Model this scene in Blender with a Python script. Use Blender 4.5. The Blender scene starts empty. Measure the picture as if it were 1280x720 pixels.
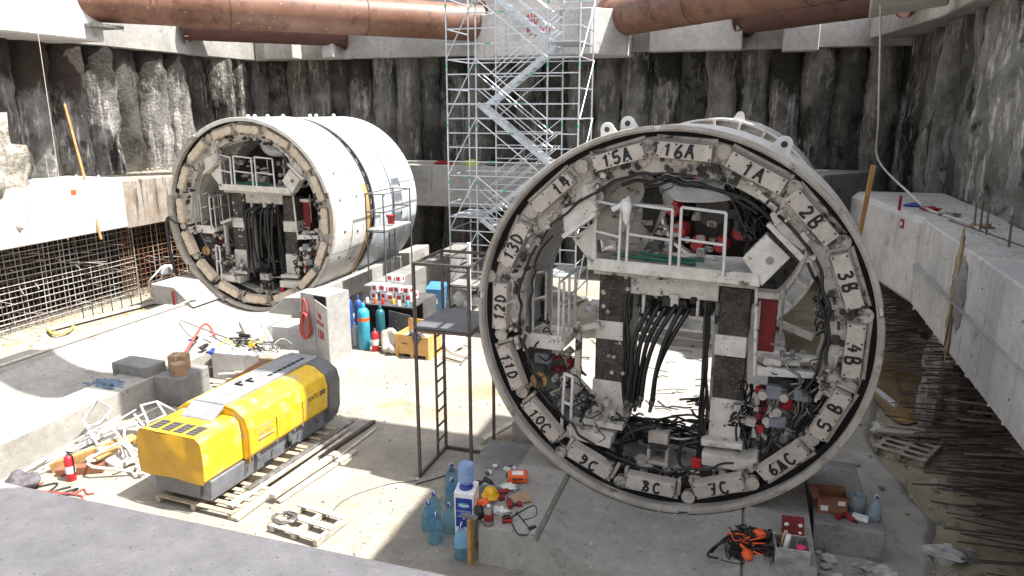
import bpy, math, random
from mathutils import Vector, Matrix, noise
random.seed(7)
rnd = random.uniform
PI = math.pi
sc = bpy.context.scene
COL = sc.collection

# ------------------------------------------------------------------ camera model and measuring helpers
H, F = 7.0, 900.0
PT, YW = math.radians(13.9), math.radians(18)
c_, s_, cy_, sy_ = math.cos(PT), math.sin(PT), math.cos(YW), math.sin(YW)
def ray(px, py):
    a = (px-640)/F; b = (360-py)/F
    x, y, z = a, c_+b*s_, -s_+b*c_
    return Vector((x*cy_-y*sy_, x*sy_+y*cy_, z))
def G(px, py, z=0.0):
    r = ray(px, py); t = (z-H)/r.z
    return Vector((r.x*t, r.y*t, z))
def YP(px, py, y0):
    r = ray(px, py); t = y0/r.y
    return Vector((r.x*t, y0, H+r.z*t))
def XP(px, py, x0):
    r = ray(px, py); t = x0/r.x
    return Vector((x0, r.y*t, H+r.z*t))

# ------------------------------------------------------------------ materials
MATS = {}
def mat(name, c1, c2=None, scale=2.0, rough=.8, metal=0.0, bump=.15, bscale=25, grime=None, g_amt=.5, g_scale=3.0, g_stretch=1.0,
        streak=None, s_amt=.5, s_scale=3.0, specks=None, sp_amt=.3, sp_scale=30, coat=0.0, alpha=1.0, trans=0.0, bdist=.02, top=None, vary=.22):
    if name in MATS: return MATS[name]
    m = bpy.data.materials.new(name); m.use_nodes = True
    nt = m.node_tree; N = nt.nodes; L = nt.links
    bs = N['Principled BSDF']
    bs.inputs['Roughness'].default_value = rough
    bs.inputs['Metallic'].default_value = metal
    if coat: bs.inputs['Coat Weight'].default_value = coat
    if trans: bs.inputs['Transmission Weight'].default_value = trans; bs.inputs['IOR'].default_value = 1.07
    if alpha < 1: bs.inputs['Alpha'].default_value = alpha
    geo = N.new('ShaderNodeNewGeometry')
    def nz(s, det=6, st=(1, 1, 1), ro=.6, off=0.0):
        mp = N.new('ShaderNodeMapping'); mp.inputs['Scale'].default_value = st
        mp.inputs['Location'].default_value = (off, off*.7, off*1.3)
        L.new(geo.outputs['Position'], mp.inputs['Vector'])
        n = N.new('ShaderNodeTexNoise'); n.inputs['Scale'].default_value = s
        n.inputs['Detail'].default_value = det; n.inputs['Roughness'].default_value = ro
        L.new(mp.outputs[0], n.inputs['Vector']); return n.outputs['Fac']
    def ramp(inp, a, b):
        r = N.new('ShaderNodeMapRange'); r.inputs['From Min'].default_value = a; r.inputs['From Max'].default_value = b
        r.interpolation_type = 'SMOOTHSTEP'
        L.new(inp, r.inputs['Value']); return r.outputs[0]
    def mix(f, A, B):
        x = N.new('ShaderNodeMix'); x.data_type = 'RGBA'
        if isinstance(f, float): x.inputs[0].default_value = f
        else: L.new(f, x.inputs[0])
        for v, i in ((A, 6), (B, 7)):
            if isinstance(v, tuple): x.inputs[i].default_value = (*v, 1)
            else: L.new(v, x.inputs[i])
        return x.outputs[2]
    c2 = c2 or tuple(v*.8 for v in c1)
    col = mix(ramp(nz(scale), .35, .65), c1, c2)
    if grime:
        t = .66-.26*g_amt
        col = mix(ramp(nz(g_scale, 8, (1, 1, g_stretch), .7, 3.1), t, t+.12), col, grime)
    if streak:
        t = .64-.24*s_amt
        col = mix(ramp(nz(s_scale*1.5, 7, (1, 1, .11), .7, 9.2), t, t+.12), col, streak)
    if specks:
        t = .70-.3*sp_amt
        col = mix(ramp(nz(sp_scale, 3, (1, 1, 1), .5, 5.5), t, t+.05), col, specks)
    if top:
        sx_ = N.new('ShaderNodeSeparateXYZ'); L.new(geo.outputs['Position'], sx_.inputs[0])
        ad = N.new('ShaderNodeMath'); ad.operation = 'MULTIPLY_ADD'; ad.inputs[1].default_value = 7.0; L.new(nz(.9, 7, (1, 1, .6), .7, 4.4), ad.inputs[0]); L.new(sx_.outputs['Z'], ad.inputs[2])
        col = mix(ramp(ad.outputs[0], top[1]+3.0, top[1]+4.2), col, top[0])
    mv = N.new('ShaderNodeMix'); mv.data_type = 'RGBA'; mv.blend_type = 'MULTIPLY'; mv.inputs[0].default_value = 1
    vr = N.new('ShaderNodeMapRange'); vr.inputs['From Min'].default_value = .3; vr.inputs['From Max'].default_value = .7; vr.inputs['To Min'].default_value = 1-vary; vr.inputs['To Max'].default_value = 1+vary*.6
    L.new(nz(max(1.5, bscale*.22), 8, (1, 1, 1), .75, 12.3), vr.inputs['Value']); L.new(col, mv.inputs[6]); L.new(vr.outputs[0], mv.inputs[7]); col = mv.outputs[2]
    L.new(col, bs.inputs['Base Color'])
    if bump:
        b = N.new('ShaderNodeBump'); b.inputs['Strength'].default_value = bump; b.inputs['Distance'].default_value = bdist
        L.new(nz(bscale, 8, (1, 1, 1), .65, 1.7), b.inputs['Height']); L.new(b.outputs[0], bs.inputs['Normal'])
    MATS[name] = m
    return m

CONC = mat('concrete', (.40, .385, .36), (.30, .29, .27), .7, .9, grime=(.22, .2, .17), g_amt=.35, g_scale=1.3, streak=(.24, .22, .19), s_amt=.3, s_scale=2.5, bump=.25, specks=(.18, .17, .16), sp_amt=.12, sp_scale=22)
CONCW = mat('concrete_pale', (.56, .54, .51), (.44, .43, .41), .8, .9, grime=(.3, .28, .25), g_amt=.25, g_scale=1.6, streak=(.3, .27, .22), s_amt=.22, s_scale=2, bump=.2, specks=(.2, .19, .18), sp_amt=.1, sp_scale=16)
CONCG = mat('concrete_grey', (.27, .265, .255), (.2, .197, .19), .9, .92, grime=(.14, .13, .12), g_amt=.35, g_scale=2, bump=.5, specks=(.12, .11, .1), sp_amt=.25, sp_scale=18)
CONCR = mat('concrete_rusty', (.36, .33, .29), (.25, .2, .15), 1.2, .9, grime=(.2, .1, .05), g_amt=.45, g_scale=1.2, g_stretch=.3, streak=(.1, .08, .06), s_amt=.5, s_scale=2.6, bump=.3)
FLOOR = mat('floor_concrete', (.325, .295, .245), (.255, .235, .2), .5, .88, grime=(.27, .215, .135), g_amt=.5, g_scale=.45, streak=(.2, .185, .16), s_amt=.2, s_scale=.8, specks=(.16, .145, .12), sp_amt=.25, sp_scale=13, bump=.4, bscale=14)
CRAD = mat('cradle_concrete', (.37, .355, .325), (.29, .28, .255), .6, .85, grime=(.22, .21, .19), g_amt=.34, g_scale=.9, specks=(.17, .16, .15), sp_amt=.15, sp_scale=15, bump=.3)
BEAMF = mat('beam_rough_concrete', (.60, .555, .535), (.50, .465, .445), .8, .95, grime=(.44, .33, .33), g_amt=.3, g_scale=.8, specks=(.2, .19, .19), sp_amt=.14, sp_scale=40, bump=.7, bscale=26, bdist=.03)
MUD = mat('mud', (.34, .28, .175), (.43, .385, .28), .8, .55, grime=(.26, .12, .035), g_amt=.4, g_scale=.6, specks=(.3, .28, .25), sp_amt=.12, sp_scale=7, bump=.5, bscale=8)
MUDG = mat('grey_slurry', (.40, .385, .345), (.31, .295, .255), .9, .75, grime=(.12, .11, .1), g_amt=.3, g_scale=1.5, specks=(.35, .34, .32), sp_amt=.14, sp_scale=14, bump=.5, bscale=10)
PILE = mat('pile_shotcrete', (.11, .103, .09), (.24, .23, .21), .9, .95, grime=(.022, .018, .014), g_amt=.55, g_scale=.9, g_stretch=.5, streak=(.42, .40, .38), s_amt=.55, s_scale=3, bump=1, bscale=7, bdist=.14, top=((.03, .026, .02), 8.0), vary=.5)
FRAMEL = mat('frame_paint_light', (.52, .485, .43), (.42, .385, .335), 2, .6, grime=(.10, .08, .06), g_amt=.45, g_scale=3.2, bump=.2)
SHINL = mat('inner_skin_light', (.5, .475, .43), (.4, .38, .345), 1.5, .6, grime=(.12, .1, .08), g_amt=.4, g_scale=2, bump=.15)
PILEK = mat('pile_black', (.035, .031, .025), (.10, .093, .078), .7, .95, grime=(.012, .01, .008), g_amt=.5, g_scale=.7, vary=.5, streak=(.25, .24, .21), s_amt=.3, s_scale=3.5, bump=1.0, bscale=7, bdist=.08)
PILED = mat('pile_dark', (.10, .092, .076), (.23, .22, .195), .7, .95, grime=(.008, .007, .006), g_amt=.6, g_scale=.5, g_stretch=.25, streak=(.34, .325, .295), s_amt=.5, s_scale=3.0, bump=1.0, bscale=6, bdist=.14, vary=.5)
PILER = mat('pile_veined', (.17, .16, .135), (.33, .318, .288), .9, .95, grime=(.025, .023, .016), g_amt=.5, g_scale=.9, streak=(.66, .62, .54), s_amt=.5, s_scale=3.2, bump=1.0, bscale=6, bdist=.16, vary=.5)
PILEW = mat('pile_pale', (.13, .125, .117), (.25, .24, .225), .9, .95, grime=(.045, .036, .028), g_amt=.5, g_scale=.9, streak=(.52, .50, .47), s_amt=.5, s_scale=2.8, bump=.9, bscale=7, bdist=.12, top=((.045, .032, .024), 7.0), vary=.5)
ROCK = mat('crushed_white', (.5, .47, .42), (.25, .22, .18), 5, .95, bump=1, bscale=14, bdist=.1)
RUSTP = mat('rusty_pipe', (.145, .062, .034), (.20, .10, .062), .8, .5, grime=(.085, .032, .02), g_amt=.5, g_scale=1.6, streak=(.30, .17, .11), s_amt=.2, bump=.1, specks=(.42, .36, .3), sp_amt=.05, sp_scale=9)
RUSTD = mat('dark_rust', (.12, .05, .035), (.08, .035, .028), 2, .7, bump=.2)
REBAR = mat('rebar_steel', (.13, .105, .09), (.2, .15, .115), 3, .75, metal=.3, bump=.2, bscale=60)
REBARR = mat('rebar_rusty', (.25, .11, .055), (.14, .08, .05), 3, .85, bump=.2, bscale=60)
REBARL = mat('rebar_pale', (.46, .44, .42), (.3, .27, .24), 2, .7, bump=.2, bscale=60)
GALV = mat('galvanised', (.62, .65, .68), (.52, .55, .58), 4, .38, metal=.55, bump=.05, grime=(.35, .35, .34), g_amt=.15)
GREEN = mat('green_tape', (.1, .45, .28), None, 4, .6, bump=0)
WHITE = mat('white_shell_paint', (.66, .65, .63), (.56, .54, .51), .8, .42, grime=(.38, .32, .24), g_amt=.3, g_scale=1.6, streak=(.42, .33, .22), s_amt=.3, s_scale=1.8, specks=(.3, .25, .2), sp_amt=.03, sp_scale=6, bump=.05)
WHITEB = mat('bluish_white_paint', (.62, .66, .70), (.56, .6, .64), .8, .35, grime=(.4, .38, .34), g_amt=.1, g_scale=1.3, bump=.04)
WDIRT = mat('dirty_white_paint', (.66, .625, .565), (.54, .50, .44), 2.2, .6, grime=(.09, .078, .062), g_amt=.42, g_scale=4, specks=(.05, .045, .04), sp_amt=.08, sp_scale=22, bump=.15)
FRAME = mat('frame_paint', (.54, .49, .425), (.42, .375, .32), 2, .6, grime=(.022, .018, .014), g_amt=.6, g_scale=2.2, specks=(.05, .04, .035), sp_amt=.14, sp_scale=18, bump=.25)
SHIN = mat('inner_skin', (.27, .265, .26), (.19, .185, .18), 1.5, .6, grime=(.03, .027, .023), g_amt=.5, g_scale=2.2, bump=.2)
RIM = mat('rim_paint', (.42, .39, .35), (.32, .285, .24), 1.5, .55, grime=(.13, .08, .045), g_amt=.36, g_scale=2.2, bump=.12)
PAD = mat('pad_cream', (.52, .465, .41), (.44, .385, .335), 2.5, .75, grime=(.26, .21, .16), g_amt=.26, g_scale=4, specks=(.12, .1, .08), sp_amt=.1, sp_scale=25, bump=.15)
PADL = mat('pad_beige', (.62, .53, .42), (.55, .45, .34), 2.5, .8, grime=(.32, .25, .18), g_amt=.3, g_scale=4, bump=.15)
PERF = mat('scabbed_panel', (.085, .07, .058), (.035, .028, .023), 5, .85, specks=(.17, .145, .12), sp_amt=.36, sp_scale=36, bump=.9, bscale=28, bdist=.03, grime=(.022, .018, .014), g_amt=.5, g_scale=16)
BLACK = mat('black_rubber', (.008, .008, .008), (.014, .013, .013), 3, .42, bump=.05)
BLACKM = mat('black_recess', (.006, .0055, .005), None, 3, .9, bump=.05)
SOOT = mat('sooty_steel', (.022, .02, .018), (.045, .04, .034), 5, .7, grime=(.006, .006, .005), g_amt=.5, g_scale=7, bump=.3)
DARKST = mat('dark_tube_steel', (.07, .06, .055), (.11, .085, .07), 6, .55, metal=.3, bump=.1)
STEEL = mat('steel_fitting', (.34, .33, .32), (.2, .19, .18), 8, .45, metal=.7, bump=.1, grime=(.1, .07, .05), g_amt=.4, g_scale=9)
REDM = mat('red_machine', (.30, .010, .014), (.2, .008, .01), 6, .6, grime=(.05, .01, .01), g_amt=.35, g_scale=9, bump=.2)
REDD = mat('dark_red_mesh', (.22, .01, .014), (.12, .008, .01), 9, .7, grime=(.03, .005, .005), g_amt=.4, g_scale=14, bump=.6)
REDP = mat('red_paint', (.6, .02, .03), (.5, .02, .03), 3, .4, bump=.02)
YEL = mat('yellow_paint', (.74, .47, .02), (.66, .41, .02), 1.5, .55, grime=(.52, .40, .18), g_amt=.55, g_scale=3, streak=(.45, .3, .08), s_amt=.25, s_scale=6, bump=.03, specks=(.35, .22, .03), sp_amt=.03, sp_scale=20)
YELC = mat('cover_sheet_shaded', (.50, .28, .01), (.43, .235, .01), 2, .5, bump=.12, bscale=6, grime=(.35, .2, .02), g_amt=.15)  # darker than the hood yellow: shade of the front end put into the colour
GREYP = mat('grey_hood', (.27, .27, .285), (.22, .22, .235), 2, .5, grime=(.3, .28, .25), g_amt=.2, bump=.03)
GREYD = mat('dark_grey_panel', (.12, .122, .13), (.1, .1, .106), 2, .5, grime=(.2, .18, .15), g_amt=.2, bump=.04)
GREYB = mat('grey_enclosure', (.2, .215, .24), (.16, .17, .19), 4, .5, bump=.05)
WOOD = mat('pallet_wood', (.42, .34, .25), (.3, .24, .17), 6, .85, grime=(.15, .11, .08), g_amt=.3, g_scale=7, bump=.3)
WOODW = mat('weathered_wood', (.5, .46, .40), (.36, .32, .27), 5, .9, grime=(.2, .17, .13), g_amt=.3, g_scale=6, bump=.35)
CRATE = mat('crate_wood', (.62, .36, .12), (.54, .30, .10), 4, .7, grime=(.3, .17, .06), g_amt=.2, g_scale=6, bump=.15)
ORW = mat('orange_timber', (.42, .24, .09), (.3, .165, .06), 6, .8, bump=.3, grime=(.2, .1, .04), g_amt=.3)
CARD = mat('cardboard', (.36, .235, .14), (.3, .19, .11), 5, .85, bump=.1)
CARDR = mat('brown_carton', (.24, .10, .05), (.2, .08, .04), 5, .85, bump=.1)
PAPER = mat('white_paper', (.75, .74, .72), (.66, .65, .63), 4, .8, bump=.2)
PLAST = mat('white_plastic', (.78, .79, .8), (.72, .73, .74), 3, .4, bump=.02)
BLUEL = mat('label_blue', (.015, .05, .32), (.012, .04, .26), 3, .4, bump=0)
BLUEB = mat('blue_bin', (.06, .22, .42), (.05, .18, .34), 3, .5, bump=.03)
CYLB = mat('cylinder_blue', (.02, .07, .3), (.03, .09, .28), 3, .45, grime=(.1, .12, .2), g_amt=.2, bump=.03)
CYLC = mat('cylinder_cyan', (.04, .35, .50), (.05, .30, .42), 3, .45, grime=(.2, .3, .32), g_amt=.25, bump=.03)
TEAL = mat('cylinder_teal', (.02, .13, .16), None, 3, .45, bump=.03)
BOTT = mat('bottle_plastic', (.45, .75, .95), (.4, .7, .92), 3, .1, bump=.02, trans=.93, vary=.05)
JUG = mat('jug_plastic', (.5, .64, .93), (.46, .6, .9), 3, .15, bump=.02, trans=.6)
CLEARP = mat('clear_bottle', (.62, .72, .78), (.55, .66, .72), 3, .15, bump=.05, trans=.7)
WRAP = mat('white_wrap', (.82, .84, .88), (.74, .76, .8), 4, .35, bump=.5, bscale=7, bdist=.06, grime=(.4, .42, .45), g_amt=.2)
TARP = mat('blue_tarp', (.16, .24, .33), (.11, .17, .24), 5, .5, bump=.8, bscale=9, bdist=.06)
SHEET = mat('clear_sheet', (.52, .49, .43), (.45, .42, .36), 3, .4, bump=.5, bscale=5, bdist=.05)
CLOTH = mat('grey_cloth', (.14, .13, .14), (.08, .07, .08), 9, .9, bump=.4)
ORANGE = mat('orange_plastic', (.85, .12, .02), (.75, .1, .02), 3, .4, bump=.03)
HELM = mat('helmet_yellow', (.8, .45, .01), None, 3, .3, bump=0)
PINK = mat('pink_paint', (.8, .05, .2), None, 3, .4, bump=0)
HOSER = mat('red_hose', (.55, .09, .07), (.45, .07, .06), 4, .45, bump=.03)
HOSEG = mat('green_hose', (.02, .14, .08), None, 4, .45, bump=.03)
CREAMP = mat('pale_tube', (.55, .5, .44), (.5, .45, .38), 3, .5, bump=.03)
OCHRE = mat('ochre_band', (.5, .3, .1), (.4, .25, .12), 3, .6, bump=.1)
SILVER = mat('cabinet_grey', (.42, .42, .41), (.36, .36, .35), 2.5, .5, metal=.2, grime=(.3, .27, .23), g_amt=.2, bump=.04)
CABD = mat('dark_sheet_steel', (.09, .088, .088), (.06, .058, .058), 4, .6, grime=(.16, .15, .14), g_amt=.3, bump=.1)
INK = mat('black_marker', (.012, .012, .013), None, 3, .7, bump=0)
REDINK = mat('red_spray', (.5, .05, .05), None, 3, .8, bump=0)
SCREEN = mat('print_dark', (.06, .05, .04), None, 3, .6, bump=0)
FOIL = mat('silver_foil', (.6, .6, .6), (.4, .4, .4), 8, .25, metal=.7, bump=.6, bscale=30)
YLIGHT = mat('lime_hose', (.45, .5, .05), None, 3, .5, bump=0)

# ------------------------------------------------------------------ mesh builder
class MB:
    def __init__(s): s.v = []; s.f = []; s.m = []; s.sm = []; s.g = []
    def add(s, vs, fs, m=0, sm=False):
        o = len(s.v); s.v += [Vector(p) for p in vs]; s.g.append((o, len(s.f)))
        for f in fs: s.f.append(tuple(i+o for i in f)); s.m.append(m); s.sm.append(sm)
        return s
    def hexa(s, p, m=0):   # 8 points: bottom 4 ccw, top 4 ccw
        return s.add(p, [(3, 2, 1, 0), (4, 5, 6, 7), (0, 1, 5, 4), (1, 2, 6, 5), (2, 3, 7, 6), (3, 0, 4, 7)], m)
    def box(s, c, d, rz=0, m=0, R=None):
        s.mark()
        x, y, z = d[0]/2, d[1]/2, d[2]/2
        P = [Vector(q) for q in ((-x, -y, -z), (x, -y, -z), (x, y, -z), (-x, y, -z), (-x, -y, z), (x, -y, z), (x, y, z), (-x, y, z))]
        M_ = R if R is not None else Matrix.Rotation(rz, 3, 'Z')
        c = Vector(c)
        return s.hexa([M_ @ q + c for q in P], m)
    def b2(s, a, b, m=0):   # box between min and max corners
        return s.box([(a[i]+b[i])/2 for i in range(3)], [abs(b[i]-a[i]) for i in range(3)], 0, m)
    def beam(s, a, b, w, h, m=0, up=(0, 0, 1)):
        a, b = Vector(a), Vector(b); d = b-a; L = d.length
        if L < 1e-6: return s
        y = d/L; u = Vector(up)
        if abs(y.dot(u)) > .99: u = Vector((1, 0, 0))
        x = y.cross(u).normalized(); z = x.cross(y)
        R = Matrix((x, y, z)).transposed()
        return s.box((a+b)/2, (w, L, h), 0, m, R)
    def tube(s, pts, r, n=8, m=0, cap=True, flat=None):
        pts = [Vector(p) for p in pts]
        N = len(pts); rs = r if isinstance(r, (list, tuple)) else [r]*N
        vs = []; fs = []; prev = None
        for i, p in enumerate(pts):
            t = (pts[min(i+1, N-1)]-pts[max(i-1, 0)])
            if t.length < 1e-9: t = Vector((0, 0, 1))
            t.normalize()
            if prev is None:
                a = Vector((0, 0, 1)) if abs(t.z) < .9 else Vector((1, 0, 0))
                x = t.cross(a).normalized()
            else:
                x = (prev-t*prev.dot(t))
                x = x.normalized() if x.length > 1e-6 else t.orthogonal().normalized()
            prev = x; y = t.cross(x)
            for k in range(n):
                an = 2*PI*k/n; vs.append(p+x*math.cos(an)*rs[i]+y*math.sin(an)*rs[i])
        for i in range(N-1):
            for k in range(n):
                k2 = (k+1) % n; fs.append((i*n+k, i*n+k2, (i+1)*n+k2, (i+1)*n+k))
        s.add(vs, fs, m, n > 5)
        if cap:
            s.add(vs[:n][::-1], [tuple(range(n))], m); s.add(vs[-n:], [tuple(range(n))], m)
        return s
    def cyl(s, a, b, r, n=16, m=0): return s.tube([a, b], r, n, m)
    def mark(s):
        if not hasattr(s, 'marks'): s.marks = []
        s.marks.append(len(s.g))
    def lathe(s, prof, base=(0, 0, 0), n=20, m=0, axis='Z', sm=True):
        s.mark()
        # prof: list of (r, h)
        vs = []; fs = []; base = Vector(base)
        for r, h in prof:
            for k in range(n):
                a = 2*PI*k/n
                if axis == 'Z': q = (r*math.cos(a), r*math.sin(a), h)
                elif axis == 'Y': q = (r*math.cos(a), h, r*math.sin(a))
                else: q = (h, r*math.cos(a), r*math.sin(a))
                vs.append(base+Vector(q))
        for i in range(len(prof)-1):
            for k in range(n):
                k2 = (k+1) % n; fs.append((i*n+k, i*n+k2, (i+1)*n+k2, (i+1)*n+k))
        s.add(vs, fs, m, sm)
        s.add(vs[:n], [tuple(range(n))], m); s.add(vs[-n:], [tuple(range(n))], m)
        return s
    def sector(s, c, y0, y1, r0, r1, a0=0, a1=2*PI, n=96, m=0):
        # annular solid round the y axis; angle clockwise from up seen from the front
        full = abs(a1-a0) > 2*PI-1e-4
        vs = []; fs = []; K = n if full else n+1
        for k in range(K):
            a = a0+(a1-a0)*k/n; sx, cz = math.sin(a), math.cos(a)
            for r, y in ((r0, y0), (r1, y0), (r1, y1), (r0, y1)):
                vs.append((c[0]+r*sx, c[1]+y, c[2]+r*cz))
        for k in range(n):
            k2 = (k+1) % K
            for j in range(4):
                j2 = (j+1) % 4; fs.append((k*4+j, k*4+j2, k2*4+j2, k2*4+j))
        s.add(vs, fs, m, False)
        if not full: s.add(vs, [(0, 1, 2, 3), tuple((K-1)*4+j for j in (3, 2, 1, 0))], m)
        return s
    def prism(s, poly, d, m=0):   # polygon (3d points) extruded by vector d
        n = len(poly); d = Vector(d); a = [Vector(p) for p in poly]
        vs = a+[p+d for p in a]
        fs = [tuple(range(n)), tuple(range(2*n-1, n-1, -1))]+[(i, i+n, (i+1) % n+n, (i+1) % n) for i in range(n)]
        return s.add(vs, fs, m)
    def blob(s, c, r, seed=0, amp=.3, n=12, m=0, fr=1.5, sm=True, flat=False):
        c = Vector(c); vs = []; fs = []
        rr = r if isinstance(r, (tuple, list)) else (r, r, r)
        K = n
        for i in range(K+1):
            th = PI*i/K
            for k in range(2*K):
                ph = PI*k/K
                d = Vector((math.sin(th)*math.cos(ph), math.sin(th)*math.sin(ph), math.cos(th)))
                q = 1+amp*noise.noise(d*fr+Vector((seed*7.3, seed*1.1, 0)))*1.6
                z = d.z*rr[2]*q
                if flat: z = max(z, 0)
                vs.append(c+Vector((d.x*rr[0]*q, d.y*rr[1]*q, z)))
        for i in range(K):
            for k in range(2*K):
                k2 = (k+1) % (2*K); fs.append((i*2*K+k, (i+1)*2*K+k, (i+1)*2*K+k2, i*2*K+k2))
        return s.add(vs, fs, m, sm)
    def each(s, name, mats, parent=None, **kw):
        # every separate piece becomes an object of its own
        r = None; gs = s.g+[(len(s.v), len(s.f))]
        st = getattr(s, 'marks', None) or list(range(len(s.g)))
        for a, b in zip(st, st[1:]+[len(s.g)]):
            q = MB(); v0, f0 = gs[a]; v1, f1 = gs[b]
            q.v = s.v[v0:v1]; q.f = [tuple(i-v0 for i in f) for f in s.f[f0:f1]]; q.m = s.m[f0:f1]; q.sm = s.sm[f0:f1]
            r = q.build(name, mats, parent, **kw)
        return r
    def build(s, name, mats, parent=None, world=False, bevel=0, label=None, seg=1):
        me = bpy.data.meshes.new(name)
        off = Vector((0, 0, 0)); inv = None
        vs = s.v
        if world and parent is not None:
            root = parent
            while root.parent: root = root.parent
            R = Matrix.Rotation(-root.rotation_euler.z, 3, 'Z')
            vs = [R @ (p-root.location) for p in vs]
        me.from_pydata([tuple(p) for p in vs], [], s.f)
        if not isinstance(mats, (list, tuple)): mats = [mats]
        for q in mats: me.materials.append(q)
        me.polygons.foreach_set('material_index', s.m)
        me.polygons.foreach_set('use_smooth', s.sm)
        me.validate(); me.update()
        o = bpy.data.objects.new(name, me); COL.objects.link(o)
        if parent is not None: o.parent = parent
        if bevel:
            b = o.modifiers.new('bevel', 'BEVEL'); b.width = bevel; b.segments = seg; b.limit_method = 'ANGLE'; b.angle_limit = .6
        if label: o['label'] = label
        return o

def spline(pts, n=8):
    P = [Vector(p) for p in pts]; P = [P[0]*2-P[1]]+P+[P[-1]*2-P[-2]]
    out = []
    for i in range(1, len(P)-2):
        for k in range(n):
            t = k/n; a, b, c, d = P[i-1], P[i], P[i+1], P[i+2]
            out.append(.5*((2*b)+(c-a)*t+(2*a-5*b+4*c-d)*t*t+(3*b-a-3*c+d)*t**3))
    out.append(P[-2]); return out

def thing(name, label, cat, loc=(0, 0, 0), rz=0, group=None):
    o = bpy.data.objects.new(name, None); COL.objects.link(o); o.empty_display_size = .2
    o.location = Vector(loc); o.rotation_euler = (0, 0, rz); o['label'] = label; o['category'] = cat
    if group: o['group'] = group
    return o
def tag(o, label, cat, group=None):
    o['label'] = label; o['category'] = cat
    if group: o['group'] = group
    return o
def struct(o): o['kind'] = 'structure'; return o
def dup(root, loc, rz=None, label=None, group=None, skip=()):
    r = root.copy(); COL.objects.link(r); r.location = Vector(loc)
    if rz is not None: r.rotation_euler = (0, 0, rz)
    if label: r['label'] = label
    if group: r['group'] = group
    def rec(a, b):
        for ch in list(a.children):
            if ch.name.split('.')[0] in skip: continue
            d = ch.copy(); COL.objects.link(d); d.parent = b; rec(ch, d)
    rec(root, r)
    return r
def recenter(o):
    """move a one-mesh thing's origin to its base centre"""
    vs = o.data.vertices
    mn = Vector([min(v.co[i] for v in vs) for i in range(3)]); mx = Vector([max(v.co[i] for v in vs) for i in range(3)])
    c = Vector(((mn.x+mx.x)/2, (mn.y+mx.y)/2, mn.z))
    for v in vs: v.co -= c
    o.location = c
    return o

# stroke lettering
GLY = {'1': [[(.2, .72), (.55, 1), (.45, 0)]], '2': [[(.1, .8), (.4, 1), (.8, .8), (.6, .45), (.1, .05), (.9, .08)]],
       '3': [[(.1, .95), (.6, 1), (.75, .78), (.4, .55), (.8, .35), (.55, .02), (.08, .08)]], '4': [[(.55, .98), (.1, .35), (.9, .38)], [(.68, .7), (.6, 0)]],
       '5': [[(.9, 1), (.3, .96), (.22, .55), (.65, .58), (.85, .3), (.5, .02), (.1, .12)]], '6': [[(.75, 1), (.3, .6), (.15, .2), (.45, 0), (.8, .2), (.6, .48), (.25, .35)]],
       '7': [[(.1, .95), (.85, .98), (.4, 0)], [(.25, .5), (.8, .52)]], '8': [[(.75, .85), (.45, 1), (.2, .8), (.75, .3), (.5, 0), (.15, .22), (.78, .85)]],
       '9': [[(.8, .8), (.45, 1), (.15, .7), (.45, .5), (.8, .8), (.7, .3), (.3, 0), (.1, .1)]], '0': [[(.5, 1), (.15, .7), (.15, .3), (.5, 0), (.85, .3), (.85, .7), (.5, 1)]],
       'A': [[(.05, 0), (.35, .6), (.55, 1), (.7, .5), (.9, 0)], [(.2, .38), (.85, .42)]], 'B': [[(.2, 0), (.25, 1), (.7, .95), (.65, .6), (.3, .52), (.85, .4), (.75, .05), (.2, 0)]],
       'C': [[(.85, .88), (.45, 1), (.12, .6), (.2, .15), (.55, 0), (.9, .2)]], 'D': [[(.2, 0), (.22, 1), (.7, .85), (.88, .5), (.65, .1), (.2, 0)]],
       'E': [[(.85, 1), (.2, 1), (.2, 0), (.85, 0)], [(.2, .5), (.7, .5)]], 'N': [[(.1, 0), (.15, 1), (.8, 0), (.85, 1)]], 'O': [[(.5, 1), (.15, .7), (.15, .3), (.5, 0), (.85, .3), (.85, .7), (.5, 1)]],
       'T': [[(.05, 1), (.95, 1)], [(.5, 1), (.5, 0)]], 'M': [[(.05, 0), (.15, 1), (.5, .4), (.85, 1), (.95, 0)]], 'R': [[(.2, 0), (.2, 1), (.75, .9), (.7, .55), (.2, .5), (.85, 0)]],
       'I': [[(.5, 0), (.5, 1)]], 'X': [[(.1, 0), (.9, 1)], [(.1, 1), (.9, 0)]], 'S': [[(.85, .85), (.5, 1), (.18, .75), (.8, .3), (.5, 0), (.12, .15)]], 'P': [[(.2, 0), (.2, 1), (.8, .85), (.75, .5), (.2, .45)]],
       '.': [[(.4, .02), (.5, .02)]], ' ': [], '-': [[(.1, .5), (.8, .5)]], 'L': [[(.2, 1), (.2, 0), (.85, 0)]], 'G': [[(.85, .85), (.45, 1), (.12, .6), (.2, .15), (.6, 0), (.88, .3), (.55, .4)]],
       'V': [[(.05, 1), (.5, 0), (.95, 1)]], 'K': [[(.2, 0), (.2, 1)], [(.85, 1), (.25, .5), (.9, 0)]], 'Z': [[(.1, 1), (.85, 1), (.1, 0), (.9, 0)]]}
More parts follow.
